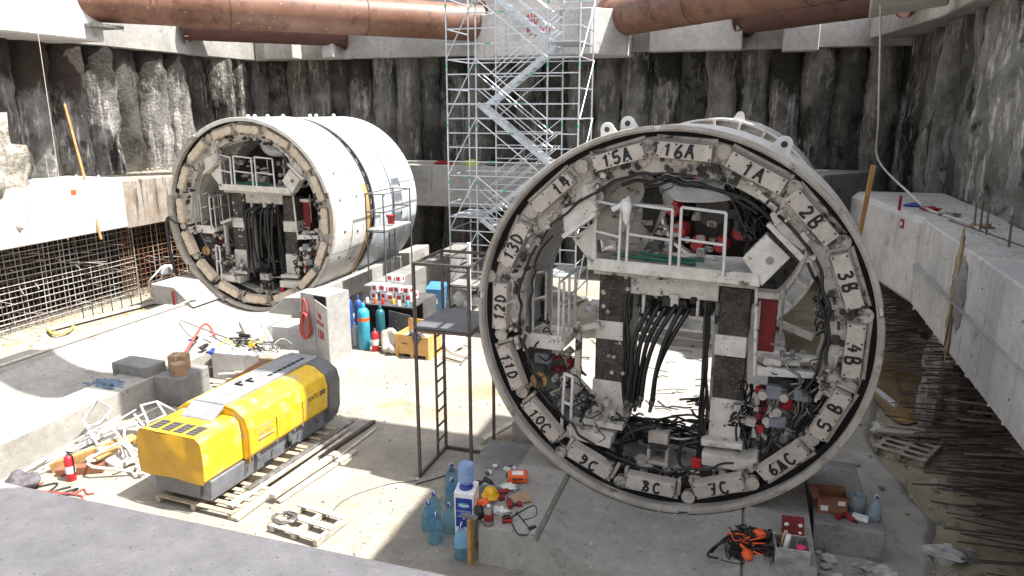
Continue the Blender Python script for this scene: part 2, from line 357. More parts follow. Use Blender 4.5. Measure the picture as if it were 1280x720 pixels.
def write(mb, text, o, ux, uy, h, w=None, gap=.25, r=.015, curve=True, jit=0.0, m=0):
    """handwritten strokes centred on o, running along ux, up along uy"""
    o, ux, uy = Vector(o), Vector(ux).normalized(), Vector(uy).normalized(); w = w or h*.6
    tot = len(text)*w+(len(text)-1)*w*gap; x = -tot/2
    for ch in text:
        dy = rnd(-jit, jit)*h; k = 1+rnd(-jit, jit)
        for st in GLY.get(ch, []):
            P = [o+ux*(x+a*w*k)+uy*((b-.5)*h*k+dy) for a, b in st]
            if curve and len(P) > 3: P = spline(P, 4)
            mb.tube(P, r, 6, m)
        x += w*(1+gap)
    return mb
# ================================================================== SETTING
def grid(x0, x1, y0, y1, nx, ny, zf, name, m):
    mb = MB(); vs = []; fs = []
    for j in range(ny+1):
        for i in range(nx+1):
            x = x0+(x1-x0)*i/nx; y = y0+(y1-y0)*j/ny; vs.append((x, y, zf(x, y)))
    for j in range(ny):
        for i in range(nx):
            a = j*(nx+1)+i; fs.append((a, a+1, a+nx+2, a+nx+1))
    mb.add(vs, fs, 0, True); return mb.build(name, m)
nz3 = lambda x, y, z=0., s=1.: noise.noise(Vector((x*s, y*s, z*s)))
# pit floor
struct(grid(-200, 200, -100, 300, 8, 8, lambda x, y: -.05, 'ground', CONCG))
struct(grid(-26, 3.2, 2, 34, 90, 90, lambda x, y: .012*nz3(x, y, 0, .8), 'pit_floor', FLOOR))
# muddy strip on the right with a slurry tongue poured beside the cradle
def mudz(x, y): return .02+.05*nz3(x, y, 3, .7)+.02*nz3(x, y, 1, 2.5)
struct(grid(1.0, 6.5, 6, 34, 44, 150, mudz, 'muddy_ground', MUD))
def slz(x, y):
    edge = 3.35+.22*math.sin(y*1.1)+.18*nz3(y, 0, 2, .9)
    return -.1+max(0, min(.26, (edge-x)*.9))+.02*nz3(x, y, 6, 3)
struct(grid(1.0, 4.2, 6, 18.5, 60, 160, slz, 'slurry_ground', MUDG))

# ---- bored pile walls, each pile its own displaced half column
def pile_mesh(r, z0, z1, seed, amp=.16, lean=0, nz=34, na=14):
    mb = MB(); vs = []; fs = []
    for j in range(nz+1):
        z = z0+(z1-z0)*j/nz
        for k in range(na+1):
            a = -PI*.62+PI*1.24*k/na
            q = 1+amp*noise.noise(Vector((math.cos(a)*1.1+seed*5.1, math.sin(a)*1.1, z*.55)))+amp*.75*noise.noise(Vector((math.cos(a)*3+seed*3.3, math.sin(a)*3, z*1.9)))+amp*.4*noise.noise(Vector((math.cos(a)*8+seed, math.sin(a)*8, z*5)))
            vs.append((r*q*math.cos(a), r*q*math.sin(a)+.05*nz3(z, seed*3, 0, .4), z))
    for j in range(nz):
        for k in range(na):
            b = j*(na+1)+k; fs.append((b, b+1, b+na+2, b+na+1))
    return mb.add(vs, fs, 0, True)
def pile_wall(label, x0, y0, x1, y1, face, step, mats, zs, r=.62, amp=.16, bg=PILED):
    """face = angle of the outward normal"""
    t = thing('pile_wall', label, 'wall', ((x0+x1)/2, (y0+y1)/2, 0))
    L = math.hypot(x1-x0, y1-y0); n = int(L/step)
    nx, ny = math.cos(face), math.sin(face)
    mb = MB(); a = Vector((x0, y0, -.1))-Vector((nx, ny, 0))*.45; b = Vector((x1, y1, -.1))-Vector((nx, ny, 0))*.45
    off = Vector((nx, ny, 0))*-1.2
    mb.prism([a, b, b+off, a+off], (0, 0, 9.45)); mb.build('backing', PILEK, t, world=True)
    for i in range(n+1):
        f = i/n; x = x0+(x1-x0)*f; y = y0+(y1-y0)*f
        pm = pile_mesh(r*rnd(.93, 1.06), zs[0], zs[1], rnd(0, 99), amp)
        mm = mats(f, i) if callable(mats) else mats
        rec = rnd(-.12, .05) if mm is not PILEK else -.26
        R = Matrix.Rotation(face, 3, 'Z')
        pm.v = [R @ v + Vector((x+nx*(rec-.5), y+ny*(rec-.5), 0)) for v in pm.v]
        pm.build('pile', mm, t, world=True)
    return t
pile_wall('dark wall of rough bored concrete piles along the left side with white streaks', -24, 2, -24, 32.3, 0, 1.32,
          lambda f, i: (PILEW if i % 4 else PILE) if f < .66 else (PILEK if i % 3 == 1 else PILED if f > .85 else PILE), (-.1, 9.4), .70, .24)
BK = (2, 7, 12, 14, 17, 21)
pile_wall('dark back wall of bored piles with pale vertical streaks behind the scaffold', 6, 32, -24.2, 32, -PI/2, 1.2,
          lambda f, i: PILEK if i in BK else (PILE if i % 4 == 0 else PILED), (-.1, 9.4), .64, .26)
pile_wall('mud grey pile wall on the right veined with white lime deposits', 5.6, 6, 5.6, 33, PI, 1.22,
          lambda f, i: PILER if f < .6 else (PILEK if i % 2 else PILED), (-.1, 9.6), .74, .28)
ck = MB(); ck.blob((-22.6, 15.7, 4.7), (1.0, 2.1, 1.75), 4, .5, 22, fr=2.5); ck = recenter(ck.build('crushed_concrete', ROCK)); tag(ck, 'rough patch of broken white concrete against the left pile wall above the ledge', 'concrete rubble')

# ---- waler beams
def board_marks(mb, pts): pass
def waler(name, label, poly, z0, z1, m, bevel=.03, joints=()):
    mb = MB(); mb.prism([Vector((x, y, z0)) for x, y in poly], (0, 0, z1-z0))
    o = mb.build(name, m, None, bevel=bevel); recenter(o); return tag(o, label, 'concrete beam')
waler('waler_beam', 'long pale sunlit concrete ledge beam along the left wall above the rebar grid', [(-21.5, 3), (-21.5, 20.6), (-24.2, 20.6), (-24.2, 3)], 2.82, 4.62, CONCW)
waler('waler_beam', 'brown stained end of the left concrete ledge beam beside the left shield', [(-21.55, 20.61), (-21.5, 24.2), (-20.4, 29.0), (-24.2, 29.3), (-24.2, 20.61)], 2.75, 4.5, CONCR)
waler('waler_beam', 'grey concrete ledge beam along the back wall behind the scaffold', [(-20.3, 29.3), (2.7, 29.3), (5, 32), (-24.2, 32.2)], 2.85, 4.65, CONC)
rw = waler('waler_beam', 'long board marked concrete ledge beam running to the right edge of the picture', [(3.5, 4.5), (3.66, 17.42), (5.2, 17.42), (5.4, 4.5)], 2.8, 4.72, CONCW)
waler('waler_beam', 'rounded pale concrete beam end behind the right ring with a small red marker', [(3.66, 17.44), (2.85, 22.4), (2.98, 22.85), (3.4, 23.1), (5.4, 23.1), (5.4, 17.44)], 2.75, 4.72, CONCW, .12)
# form board joints, blemishes and cast-in patch on the right beam
mb = MB()
y = 5
while y < 17.2:
    x = 3.5+(y-4.5)*.0124; mb.b2((x-.003, y, 2.85), (x+.01, y+rnd(.004, .008), 4.66)); y += rnd(.5, 1.1)
mb.b2((3.55-.014, 5, 3.72), (3.65, 17.3, 3.735))
mb.build('board_joint', CONC, rw, world=True)
mb = MB(); mb.blob((3.62, 13.7, 3.95), (.07, .33, .62), 3, .35, 14); mb.build('patch', CONCG, rw, world=True)
mb = MB(); mb.blob((3.615, 14.05, 3.75), (.05, .13, .75), 8, .9, 18, fr=3); mb.build('rust_stain', mat('rust_seep', (.42, .3, .14), (.3, .24, .17), 6, .9, grime=(.35, .33, .3), g_amt=.6, g_scale=6, bump=.5), rw, world=True)
fb = waler('waler_beam', 'rough grey concrete beam across the bottom left corner in front of the camera', [(-30, 1.0), (3.3, 1.0), (3.3, 2.96), (-30, 2.94)], 2.9, 4.7, BEAMF, .012)

# ---- capping beams
waler('capping_beam', 'bright white concrete capping block at the top left corner', [(-21.9, 3), (-21.9, 21.0), (-25.5, 21.0), (-25.5, 3)], 9.32, 12.4, CONCW, .05)
waler('capping_beam', 'weathered concrete capping beam above the left piles behind the rusty strut', [(-23.75, 21.01), (-23.75, 32), (-25.5, 32), (-25.5, 21.01)], 9.36, 12.2, CONC)
waler('capping_beam', 'pale concrete capping beam along the top of the back piles', [(-23.7, 31.7), (6.5, 31.7), (6.5, 34), (-25.5, 34)], 9.36, 11.9, CONC)
waler('capping_beam', 'overhanging capping beam with dark underside above the right piles', [(5.0, 3), (5.0, 25), (4.0, 31.6), (8, 31.6), (8, 3)], 9.62, 10.5, CONC)
waler('corner_slab', 'bright white concrete corner slab jutting out at the top right', [(2.6, 21.0), (4.2, 20.2), (4.85, 23.5), (3.2, 26)], 9.75, 11.6, CONCW, .04)
cb = MB(); cb.prism([Vector((x, y, 9.12)) for x, y in [(-11.6, 31.6), (-11.6, 30.4), (-10.0, 29.0), (-6.2, 29.0), (-5.0, 30.2), (-5.0, 31.6)]], (0, 0, 1.72))
cb = recenter(cb.build('corbel_block', CONCW, None, bevel=.03)); tag(cb, 'pale concrete corbel block behind the scaffold where both rusty struts meet', 'concrete block')
mb = MB()
write(mb, 'NO', (-8.55, 28.995, 10.5), (1, 0, 0), (0, 0, 1), .34, r=.022, jit=.06)
write(mb, 'NEDO', (-8.3, 28.995, 10.05), (1, 0, 0), (0, 0, 1), .34, r=.022, jit=.08)
lt = mb.build('painted_lettering', REDINK, cb); lt.data.transform(Matrix.Translation(-cb.location))
mb = MB()
for x in (-9.7, -9.1, -8.5, -7.9, -7.3, -6.7): mb.b2((x, 28.992, 9.15), (x+.02, 29.01, 10.82))
lt = mb.build('board_joint', CONC, cb); lt.data.transform(Matrix.Translation(-cb.location))
for (x0, x1, z0, lab) in ((-22.6, -21.0, 9.38, 'short pale concrete stub under the left strut'), (-19.4, -18.8, 9.38, 'narrow concrete buttress under the flange of the left strut'), (-4.2, -.6, 9.3, 'wide pale concrete stub above the back piles right of the scaffold'), (.9, 2.2, 9.2, 'grey weathered concrete stub above the back piles near the right corner')):
    mb = MB(); mb.b2((x0, 30.9, z0), (x1, 31.68, 11.6)); o = recenter(mb.build('capping_stub', CONCW, None, bevel=.03)); tag(o, lab, 'concrete block')

# ---- steel pipe struts
def strut(label, a, b, r, m=RUSTP, ends=True):
    a, b = Vector(a), Vector(b); t = thing('pipe_strut', label, 'steel strut', a)
    mb = MB(); d = (b-a); n = 10
    mb.tube([a+d*i/n for i in range(n+1)], r, 48); mb.build('pipe', m, t, world=True)
    u = d.normalized()
    for p, q in ((a, 1), (b, -1)):
        mb = MB(); mb.tube([p, p+u*q*.06], r+.16, 40)
        mb.build('flange', RUSTD, t, world=True)
        for k in range(6):
            an = k*PI/3+.3; x = u.cross(Vector((0, 0, 1))).normalized(); z = x.cross(u)
            o_ = (x*math.cos(an)+z*math.sin(an))
            mb = MB(); mb.prism([p+o_*r+u*q*.06, p+o_*(r+.14)+u*q*.06, p+o_*r+u*q*.4], u.cross(o_)*.03)
            mb.build('stiffener', RUSTD, t, world=True)
    for i in (3, 6):
        mb = MB(); p = a+d*i/9; mb.tube([p, p+u*.05], r+.012, 48); mb.build('weld_band', RUSTD, t, world=True)
    return t
s1 = strut('thick rusty pipe strut spanning the top left to the corbel block', (-22.6, 20.4, 10.72), (-11.3, 30.7, 10.60), .74)
s2 = strut('darker rusty pipe strut half hidden below the top left strut', (-23.8, 27.0, 10.55), (-18.5, 31.6, 10.5), .6, RUSTD)
s3 = strut('thick rusty pipe strut running from the corbel block to the top right', (-5.7, 30.9, 10.62), (5.0, 20.4, 10.70), .74)
s4 = strut('dark rusty pipe strut under the top right strut beside the concrete stub', (-.55, 31.3, 10.45), (4.3, 26.6, 10.5), .55, RUSTD)
mb = MB(); mb.b2((-22.2, 20.2, 9.75), (-21.3, 21.3, 9.86)); mb.build('support_bracket', STEEL, s1, world=True)

# ---- added unseen slabs that shape the shade, and the cross strut above the frame
o = MB()
o.prism([Vector((x, y, 14.2)) for x, y in [(2.5, 3.7), (2.5, 15.2), (7.6, 15.2), (7.6, 3.7)]], (0, 0, .5))
o = recenter(o.build('shade_deck', CONC)); tag(o, 'unseen concrete slab added above the right wall to shade the ring and floor', 'deck')
o = MB(); o.prism([Vector((x, y, 11.4)) for x, y in [(-2.5, .6), (5.0, .6), (5.0, 3.6), (.2, 3.4), (-.75, 2.9), (-2.5, 2.85)]], (0, 0, .5)); o = recenter(o.build('shade_deck', CONC)); tag(o, 'unseen concrete slab added above the front beam to shade it', 'deck')
o = MB(); o.prism([Vector((x, y, 14.2)) for x, y in [(-25, 12.2), (5, 12.2), (5, 14.0), (-25, 14.0)]], (0, 0, .9)); o = recenter(o.build('concrete_strut', CONC)); tag(o, 'concrete cross strut high above the pit floor, out of the picture', 'concrete strut')

# ================================================================== CRADLES
def cradle(cx, y0, y1, label, cz=3.53, r=3.27):
    mb = MB(); prof = [(-2.45, 0), (-2.45, .64), (-1.54, .69), (-1.50, .56)]
    n = 22
    for i in range(n+1):
        x = -1.47+2.94*i/n; prof.append((x, cz-math.sqrt(r*r-x*x)))
    prof += [(1.50, .56), (1.54, .69), (2.5, .68), (2.5, 0)]
    prof = [(a, b) for a, b in prof]
    seg = 20; vs = []; fs = []
    P = len(prof)
    for j in range(seg+1):
        y = y0+(y1-y0)*j/seg
        for a, b in prof: vs.append((cx+a, y, b+(.012*nz3(a*2, y*2, 5) if b > .01 else 0)))
    for j in range(seg):
        for i in range(P-1):
            q = j*P+i; fs.append((q, q+P, q+P+1, q+1))
    mb.add(vs, fs); mb.add(vs[:P], [tuple(range(P))]); mb.add(vs[-P:], [tuple(range(P-1, -1, -1))])
    o = recenter(mb.build('concrete_cradle', CRAD, None)); tag(o, label, 'concrete cradle'); return o
cradle(-1.16, 9.4, 27.8, 'concave concrete cradle under the numbered ring on the right')
cradle(-15.9, 6.5, 28.6, 'concave concrete cradle running from the left shield to the bottom left')
# raised end blocks beside the left shield
for x0, x1, lab in ((-18.9, -17.2, 'raised wedge of concrete left of the left shield bottom'), (-14.4, -13.0, 'raised wedge of concrete right of the left shield bottom')):
    mb = MB(); s = -1 if x0 < -16 else 1
    inner, outer = (x1, x0) if s < 0 else (x0, x1)
    mb.prism([(outer, 18.7, .6), (inner, 18.7, .62), (inner+s*.75, 18.7, 1.25), (outer, 18.7, 1.3)][::(1 if s > 0 else -1)], (0, 9.6, 0))
    o = recenter(mb.build('cradle_block', CONC, None, bevel=.02)); tag(o, lab, 'concrete block')
def cblock(label, a, b, m=CONC, name='concrete_block', cat='concrete block', rz=0, bevel=.03):
    mb = MB(); c = [(a[i]+b[i])/2 for i in range(3)]
    mb.box(c, [abs(b[i]-a[i]) for i in range(3)], rz)
    o = recenter(mb.build(name, m, None, bevel=bevel, seg=2)); return tag(o, label, cat)
cblock('long dark grey precast wall beside the left shield behind the cartons', (-11.9, 20.6, 0), (-11.2, 28.9, 1.35), CONCG)
cblock('low concrete block carrying the cardboard box and water jugs', (1.42, 11.15, 0), (2.45, 12.0, .68), CONCG, rz=-.04)
cblock('dark concrete step behind the block with the cardboard box', (1.38, 12.2, 0), (2.3, 13.6, .62), CONCG)
cblock('small square concrete block with two cardboard boxes on it', (-13.42, 12.98, 0), (-12.62, 14.0, .72), CONCG, rz=.02)
cblock('narrow grey curb block left of the block with cardboard boxes', (-14.6, 12.9, .5), (-13.46, 13.5, .95), CONCG, rz=-.05)
cblock('bright concrete block under the heap of tools', (-13.3, 14.9, 0), (-11.75, 15.6, .75), CONCW, rz=.1)
cblock('brown stained concrete block under the coiled hoses', (-11.72, 14.75, 0), (-10.95, 15.5, .8), CONCR, rz=.1)
cblock('white concrete block behind the leaning plastic trough', (-13.0, 17.1, 0), (-11.95, 18.0, .85), CONCW, rz=.05)
cblock('grey concrete block below the left shield beside the hose cabinet', (-12.85, 18.3, 0), (-11.9, 19.2, 1.0), CONCG)
cblock('small stained concrete block behind the white railing heap', (-12.45, 10.9, 0), (-11.95, 11.35, .42), CONC, rz=.2)
cblock('grimy concrete footing beside the black access tower', (-4.65, 11.1, 0), (-3.7, 12.9, .4), CONCG, rz=.03)
cblock('concrete wall stub behind the left edge of the numbered ring', (-4.3, 13.2, 0), (-3.5, 14.1, .7), CONC)

# ================================================================== REBAR
def bars(t, name, segs, r, m, world=True):
    for a, b in segs:
        mb = MB(); mb.tube([a, (Vector(a)+Vector(b))/2+Vector((rnd(-.02, .02), 0, rnd(-.03, .03))), b], r, 5)
        mb.build(name, m() if callable(m) else m, t, world=world)
t = thing('rebar_grid', 'tall grid of steel reinforcement bars standing below the left ledge beam', 'rebar grid', (-22.3, 17, 0))
bars(t, 'horizontal_bar', [((-22.2+rnd(-.03, .03), 4, .12+i*.2), (-22.2+rnd(-.03, .03), 21.3, .12+i*.2+rnd(-.04, .04))) for i in range(14)], .016, REBARL)
bars(t, 'horizontal_bar', [((-22.75, 4, .2+i*.27), (-22.75, 26.5, .2+i*.27)) for i in range(11)], .016, REBAR)
bars(t, 'vertical_bar', [((-22.24+rnd(-.03, .03), 11+i*.19, 0), (-22.24+rnd(-.05, .05), 11+i*.19+rnd(-.05, .05), 2.95)) for i in range(56)], .016, lambda: REBARL if rnd(0, 1) < .6 else REBAR)
bars(t, 'vertical_bar', [((-22.8, 13+i*.42, 0), (-22.8, 13+i*.42, 2.9)) for i in range(32)], .015, REBAR)
t = thing('rebar_grid', 'rust red reinforcement grid right of the pale one, near the left shield', 'rebar grid', (-21.8, 22, 0))
bars(t, 'horizontal_bar', [((-22.1, 20.6, .2+i*.2), (-22.0+rnd(-.1, .1), 25.4, .2+i*.2+rnd(-.05, .05))) for i in range(13)], .016, REBARR)
bars(t, 'vertical_bar', [((-22.05, 20.7+i*.24, 0), (-22.05+rnd(-.05, .05), 20.7+i*.24, 2.8)) for i in range(20)], .016, lambda: REBARR if rnd(0, 1) < .7 else REBARL)
t = thing('starter_bars', 'short bent starter bars sticking out of the left rebar grid', 'rebar', (-22, 16, 0))
bars(t, 'bar', [((-22.7, y, z), (-22.7+rnd(.8, 1.5), y+rnd(-.5, .5), z+rnd(-.25, .2))) for y, z in [(rnd(11.5, 25), rnd(.2, 2.7)) for _ in range(95)]], .013, lambda: REBAR if rnd(0, 1) < .5 else REBARL)
t = thing('starter_bars', 'dense rows of dark starter bars sticking out of the right wall over the mud', 'rebar', (4.8, 14, 0))
seg = []
for i in range(100):
    y = rnd(11.5, 16.8); z = rnd(.25, 2.6); seg.append(((5.1, y, z), (5.1-rnd(.9, 1.9), y+rnd(-.25, .25), z-rnd(-.05, .25))))
bars(t, 'bar', seg, .017, lambda: DARKST if rnd(0, 1) < .7 else REBAR)
def extra(t, ya, yb, n):
    mb = MB()
    for i in range(n):
        y = rnd(ya, yb); z = rnd(.2, 2.7); mb.tube([(5.1, y, z), (5.1-rnd(.6, 1.5), y+rnd(-.3, .3), z-rnd(-.05, .25))], .014, 5)
    mb.build('bar', REBAR, t, world=True)['kind'] = 'stuff'
extra(t, 12.5, 16.8, 70)
t = thing('starter_bars', 'far rows of dark starter bars below the corner of the right beam', 'rebar', (4.8, 20, 0))
seg = []
for i in range(100):
    y = rnd(17.0, 25); z = rnd(.25, 2.7); seg.append(((5.1, y, z), (5.1-rnd(.6, 1.5), y+rnd(-.25, .25), z-rnd(-.05, .25))))
bars(t, 'bar', seg, .014, lambda: REBAR if rnd(0, 1) < .5 else DARKST)
extra(t, 17, 25, 120)
t = thing('starter_bars', 'lowest starter bars at the bottom right corner reaching over the mud', 'rebar', (4.4, 11.5, 0))
bars(t, 'bar', [((5.0, y, z), (3.5+rnd(-.1, .5), y+rnd(-.3, .3), z-rnd(0, .1))) for y, z in [(10.2+i*.1, .25+(i % 5)*.28+rnd(-.05, .05)) for i in range(26)]], .014, DARKST)
for i in range(7):   # bars on the right ledge
    y = (10.6, 11.3, 12.4, 15.5, 15.9, 16.3, 14.2)[i]; mb = MB(); mb.tube([(4.35, y, 4.7), (4.33, y+.03, 4.7+rnd(.45, .7))], .02, 6)
    tag(recenter(mb.build('ledge_bar', REBAR)), 'short vertical steel bar standing on the right concrete ledge', 'steel bar', 'bars on the right ledge')

mb = MB(); mb.b2((-23.9, 3, 0), (-23.3, 29.2, 2.8)); o = recenter(mb.build('shade_backdrop', BLACKM)); tag(o, 'black panel standing for the shade behind the left rebar grid', 'shade panel')  # black box added as painted shade between the bars and the piles

# tie holes, chipped edges
for y in (6.5, 8.6, 10.7, 12.6, 15.0, 16.7):
    for z in (3.2, 4.3):
        x = 3.5+(y-4.5)*.0124; mb = MB(); mb.tube([(x-.004, y, z), (x+.02, y, z)], .022, 8); mb.build('tie_hole', SOOT, rw, world=True)
def chips(name, f, n, m, parent, r=(.03, .1)):
    for k in range(n):
        p = f(k/n+rnd(0, 1/n)); mb = MB(); q = rnd(*r); mb.blob(p, (q, q*rnd(.8, 2), q*rnd(.6, 1.1)), k, .6, 6, fr=2, sm=False); mb.build(name, m, parent, world=True)
chips('chipped_edge', lambda t: (3.52+t*.13, 4.6+t*12.6, 2.83), 16, CONCW, rw, (.015, .04))
# loose grit and crumbs over the floor, nobody could count them
def grit(label, n, f, m, r0, r1, name='floor_grit'):
    mb = MB()
    for k in range(n):
        x, y, z = f(); r = r0+(r1-r0)*rnd(0, 1)**3
        a = rnd(0, 6); ps = [(x+r*math.cos(a+j*2.1)*rnd(.6, 1.2), y+r*math.sin(a+j*2.1)*rnd(.6, 1.2), z) for j in range(3)]+[(x+rnd(-.3, .3)*r, y+rnd(-.3, .3)*r, z+r*rnd(.4, .9))]
        mb.add(ps, [(0, 1, 2), (0, 1, 3), (1, 2, 3), (2, 0, 3)])
    o = recenter(mb.build(name, m)); tag(o, label, 'grit'); o['kind'] = 'stuff'
def zfl(x, y):
    for cx in (-1.16, -15.9):
        d_ = x-cx
        if abs(d_) < 2.45: return (CZ_-math.sqrt(3.27**2-d_*d_) if abs(d_) < 1.47 else .68)+.0
    return .01
CZ_ = 3.53
def fp():
    x = rnd(-20.5, 1.4); y = rnd(4, 27); return (x, y, zfl(x, y))
grit('dark crumbs and grit strewn over the pit floor and cradles', 2600, fp, CONCG, .008, .05)
grit('pale concrete crumbs strewn over the pit floor', 1500, fp, CONCW, .01, .06)
grit('coarse grit along the foot of the left rebar', 700, lambda: (rnd(-22.4, -20.2), rnd(9, 26), .0), ORW, .02, .09)
grit('pale grit on the slurry bank at the right', 900, lambda: (rnd(1.45, 3.3), rnd(9.5, 18), rnd(.13, .17)), CONCW, .006, .035)
grit('dark grit on the mud below the right beam', 900, lambda: (rnd(3.2, 5.4), rnd(10, 24), .05), CONCG, .01, .06)
grit('soil crumbs lying on the right concrete ledge', 350, lambda: (rnd(3.9, 5.2), rnd(8, 22), 4.72), MUD, .01, .06)
grit('soil crumbs lying on the left concrete ledge', 350, lambda: (rnd(-23.8, -21.9), rnd(10, 28), 4.62 if rnd(0, 1) < 2 else 0), MUD, .02, .09)

vs = []; mb = MB(); n = 40
for i in range(n):
    a = 2*PI*i/n; q = 1+.35*noise.noise(Vector((math.cos(a)*1.5, math.sin(a)*1.5, 4))); vs.append((4.05+.75*q*math.cos(a), 19.3+2.4*q*math.sin(a), .085))
mb.add(vs, [tuple(range(n))]); struct(mb.build('rusty_puddle', mat('rust_mud', (.33, .24, .125), (.30, .20, .1), 1.2, .3, grime=(.16, .1, .05), g_amt=.4, g_scale=2, bump=.2, bscale=6)))

mb = MB(); n = 60
pts = []
for i in range(n):
    a = 2*PI*i/n; q = 1+.22*noise.noise(Vector((math.cos(a)*2.5, math.sin(a)*2.5, 9))); pts.append((-4.05+1.25*q*math.cos(a), 9.9+1.75*q*math.sin(a), .017))
mb.add(pts, [tuple(range(n))]); struct(mb.build('wet_floor', mat('damp_concrete', (.19, .175, .15), (.24, .225, .19), 1.2, .6, grime=(.13, .12, .1), g_amt=.4, g_scale=1.5, bump=.3)))
# ================================================================== NUMBERED SHIELD RING (right)
TX, TY, TR, CZ, RR = -1.16, 11.42, math.radians(-4), 3.53, 3.24
shield = thing('tunnel_shield', 'large open ring of a tunnelling shield with sixteen numbered pads, on the right', 'tunnel shield', (TX, TY, 0), TR)
_R = Matrix.Rotation(-TR, 3, 'Z'); _o = _R @ (Vector((0, 0, H))-Vector((TX, TY, 0)))
def LR(px, py, d=0.0):
    r = _R @ ray(px, py); t = (d-_o.y)/r.y; return _o+r*t
SPLIT = {'small_fittings': 'small_fitting', 'pump_parts': 'pump_part', 'machinery': 'machine_block', 'valve_block': 'valve_block', 'sump_debris': 'sump_fitting', 'loose_parts': 'loose_part', 'manifold': 'manifold', 'under_shelf_machinery': 'machine_block', 'bolt_hole': 'bolt_hole', 'pad_bracket': 'pad_bracket', 'pad_holder': 'pad_holder', 'valve_cluster': 'valve', 'base_bolt': 'base_bolt', 'flange_bolt': 'flange_bolt'}
def P(name, mb, m, parent=None, bevel=0, label=None, seg=1):
    if name in SPLIT: return mb.each(SPLIT[name], m, parent or shield)
    return mb.build(name, m, parent or shield, bevel=bevel, label=label, seg=seg)
C0 = (0, 0, CZ)
common = []      # parts shared with the left shield are collected by name
D = math.radians
# rims and skins
mb = MB(); mb.sector(C0, 0, 1.95, RR-.055, RR, n=128); P('outer_skin', mb, [WHITE], bevel=.008)
mb = MB(); mb.sector(C0, -.02, .10, RR-.085, RR-.056, n=128); P('rim_flange', mb, RIM, bevel=.01)
for a0, a1 in ((-.05, 1.35), (1.40, 2.05), (2.08, 2.95), (3.0, 4.78), (4.82, 6.2)):   # worn outer lip in segments
    mb = MB(); mb.sector((0, 0, CZ), -.05, -.001, RR-.065, RR+.012, a0, a1, n=50); P('lip_segment', mb, RIM, bevel=.012)
mb = MB(); mb.sector(C0, .24, .5, 2.52, 3.08, D(-98), D(104), n=90); P('frame_ring', mb, FRAME)
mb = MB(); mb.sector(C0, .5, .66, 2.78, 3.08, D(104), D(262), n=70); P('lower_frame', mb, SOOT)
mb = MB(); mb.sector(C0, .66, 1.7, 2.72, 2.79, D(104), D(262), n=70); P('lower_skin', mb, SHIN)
mb = MB(); mb.sector(C0, .2, .34, 3.081, RR-.0555, n=128); P('seal_groove', mb, BLACKM)
mb = MB(); mb.sector(C0, .5, 1.7, 2.48, 2.54, D(-98), D(104), n=90); P('inner_skin', mb, SHIN)
mb = MB(); mb.sector(C0, 1.6, 1.8, 2.54, 3.18, n=96); P('rear_flange', mb, FRAME)
# lifting lugs
def lug(a, w, r0=RR-.02, y=.5):
    mb = MB(); sx, cz_ = math.sin(a), math.cos(a)
    base = Vector((sx*r0, y, CZ+cz_*r0)); t = Vector((cz_, 0, -sx)); n = Vector((sx, 0, cz_))
    pts = [base-t*w/2]+[base+n*w*.42+(t*math.cos(b)*-.36*w+n*math.sin(b)*.36*w) for b in [i*PI/8 for i in range(9)]]+[base+t*w/2]
    mb.prism(pts, (0, .06, 0)); 
    o = P('lifting_lug', mb, WHITE, bevel=.008)
    m2 = MB(); c = base+n*w*.42; m2.tube([c-Vector((0, .006, 0)), c+Vector((0, .07, 0))], w*.14, 14); P('eye_hole', m2, SOOT, o)
lug(-.345, .32); lug(-.26, .34, y=.8); lug(.50, .36, y=.6)
mb = MB(); p = LR(783, 160, .9); mb.cyl(p, p+Vector((0, 0, .13)), .05, 12); P('blue_cap', mb, CYLB)

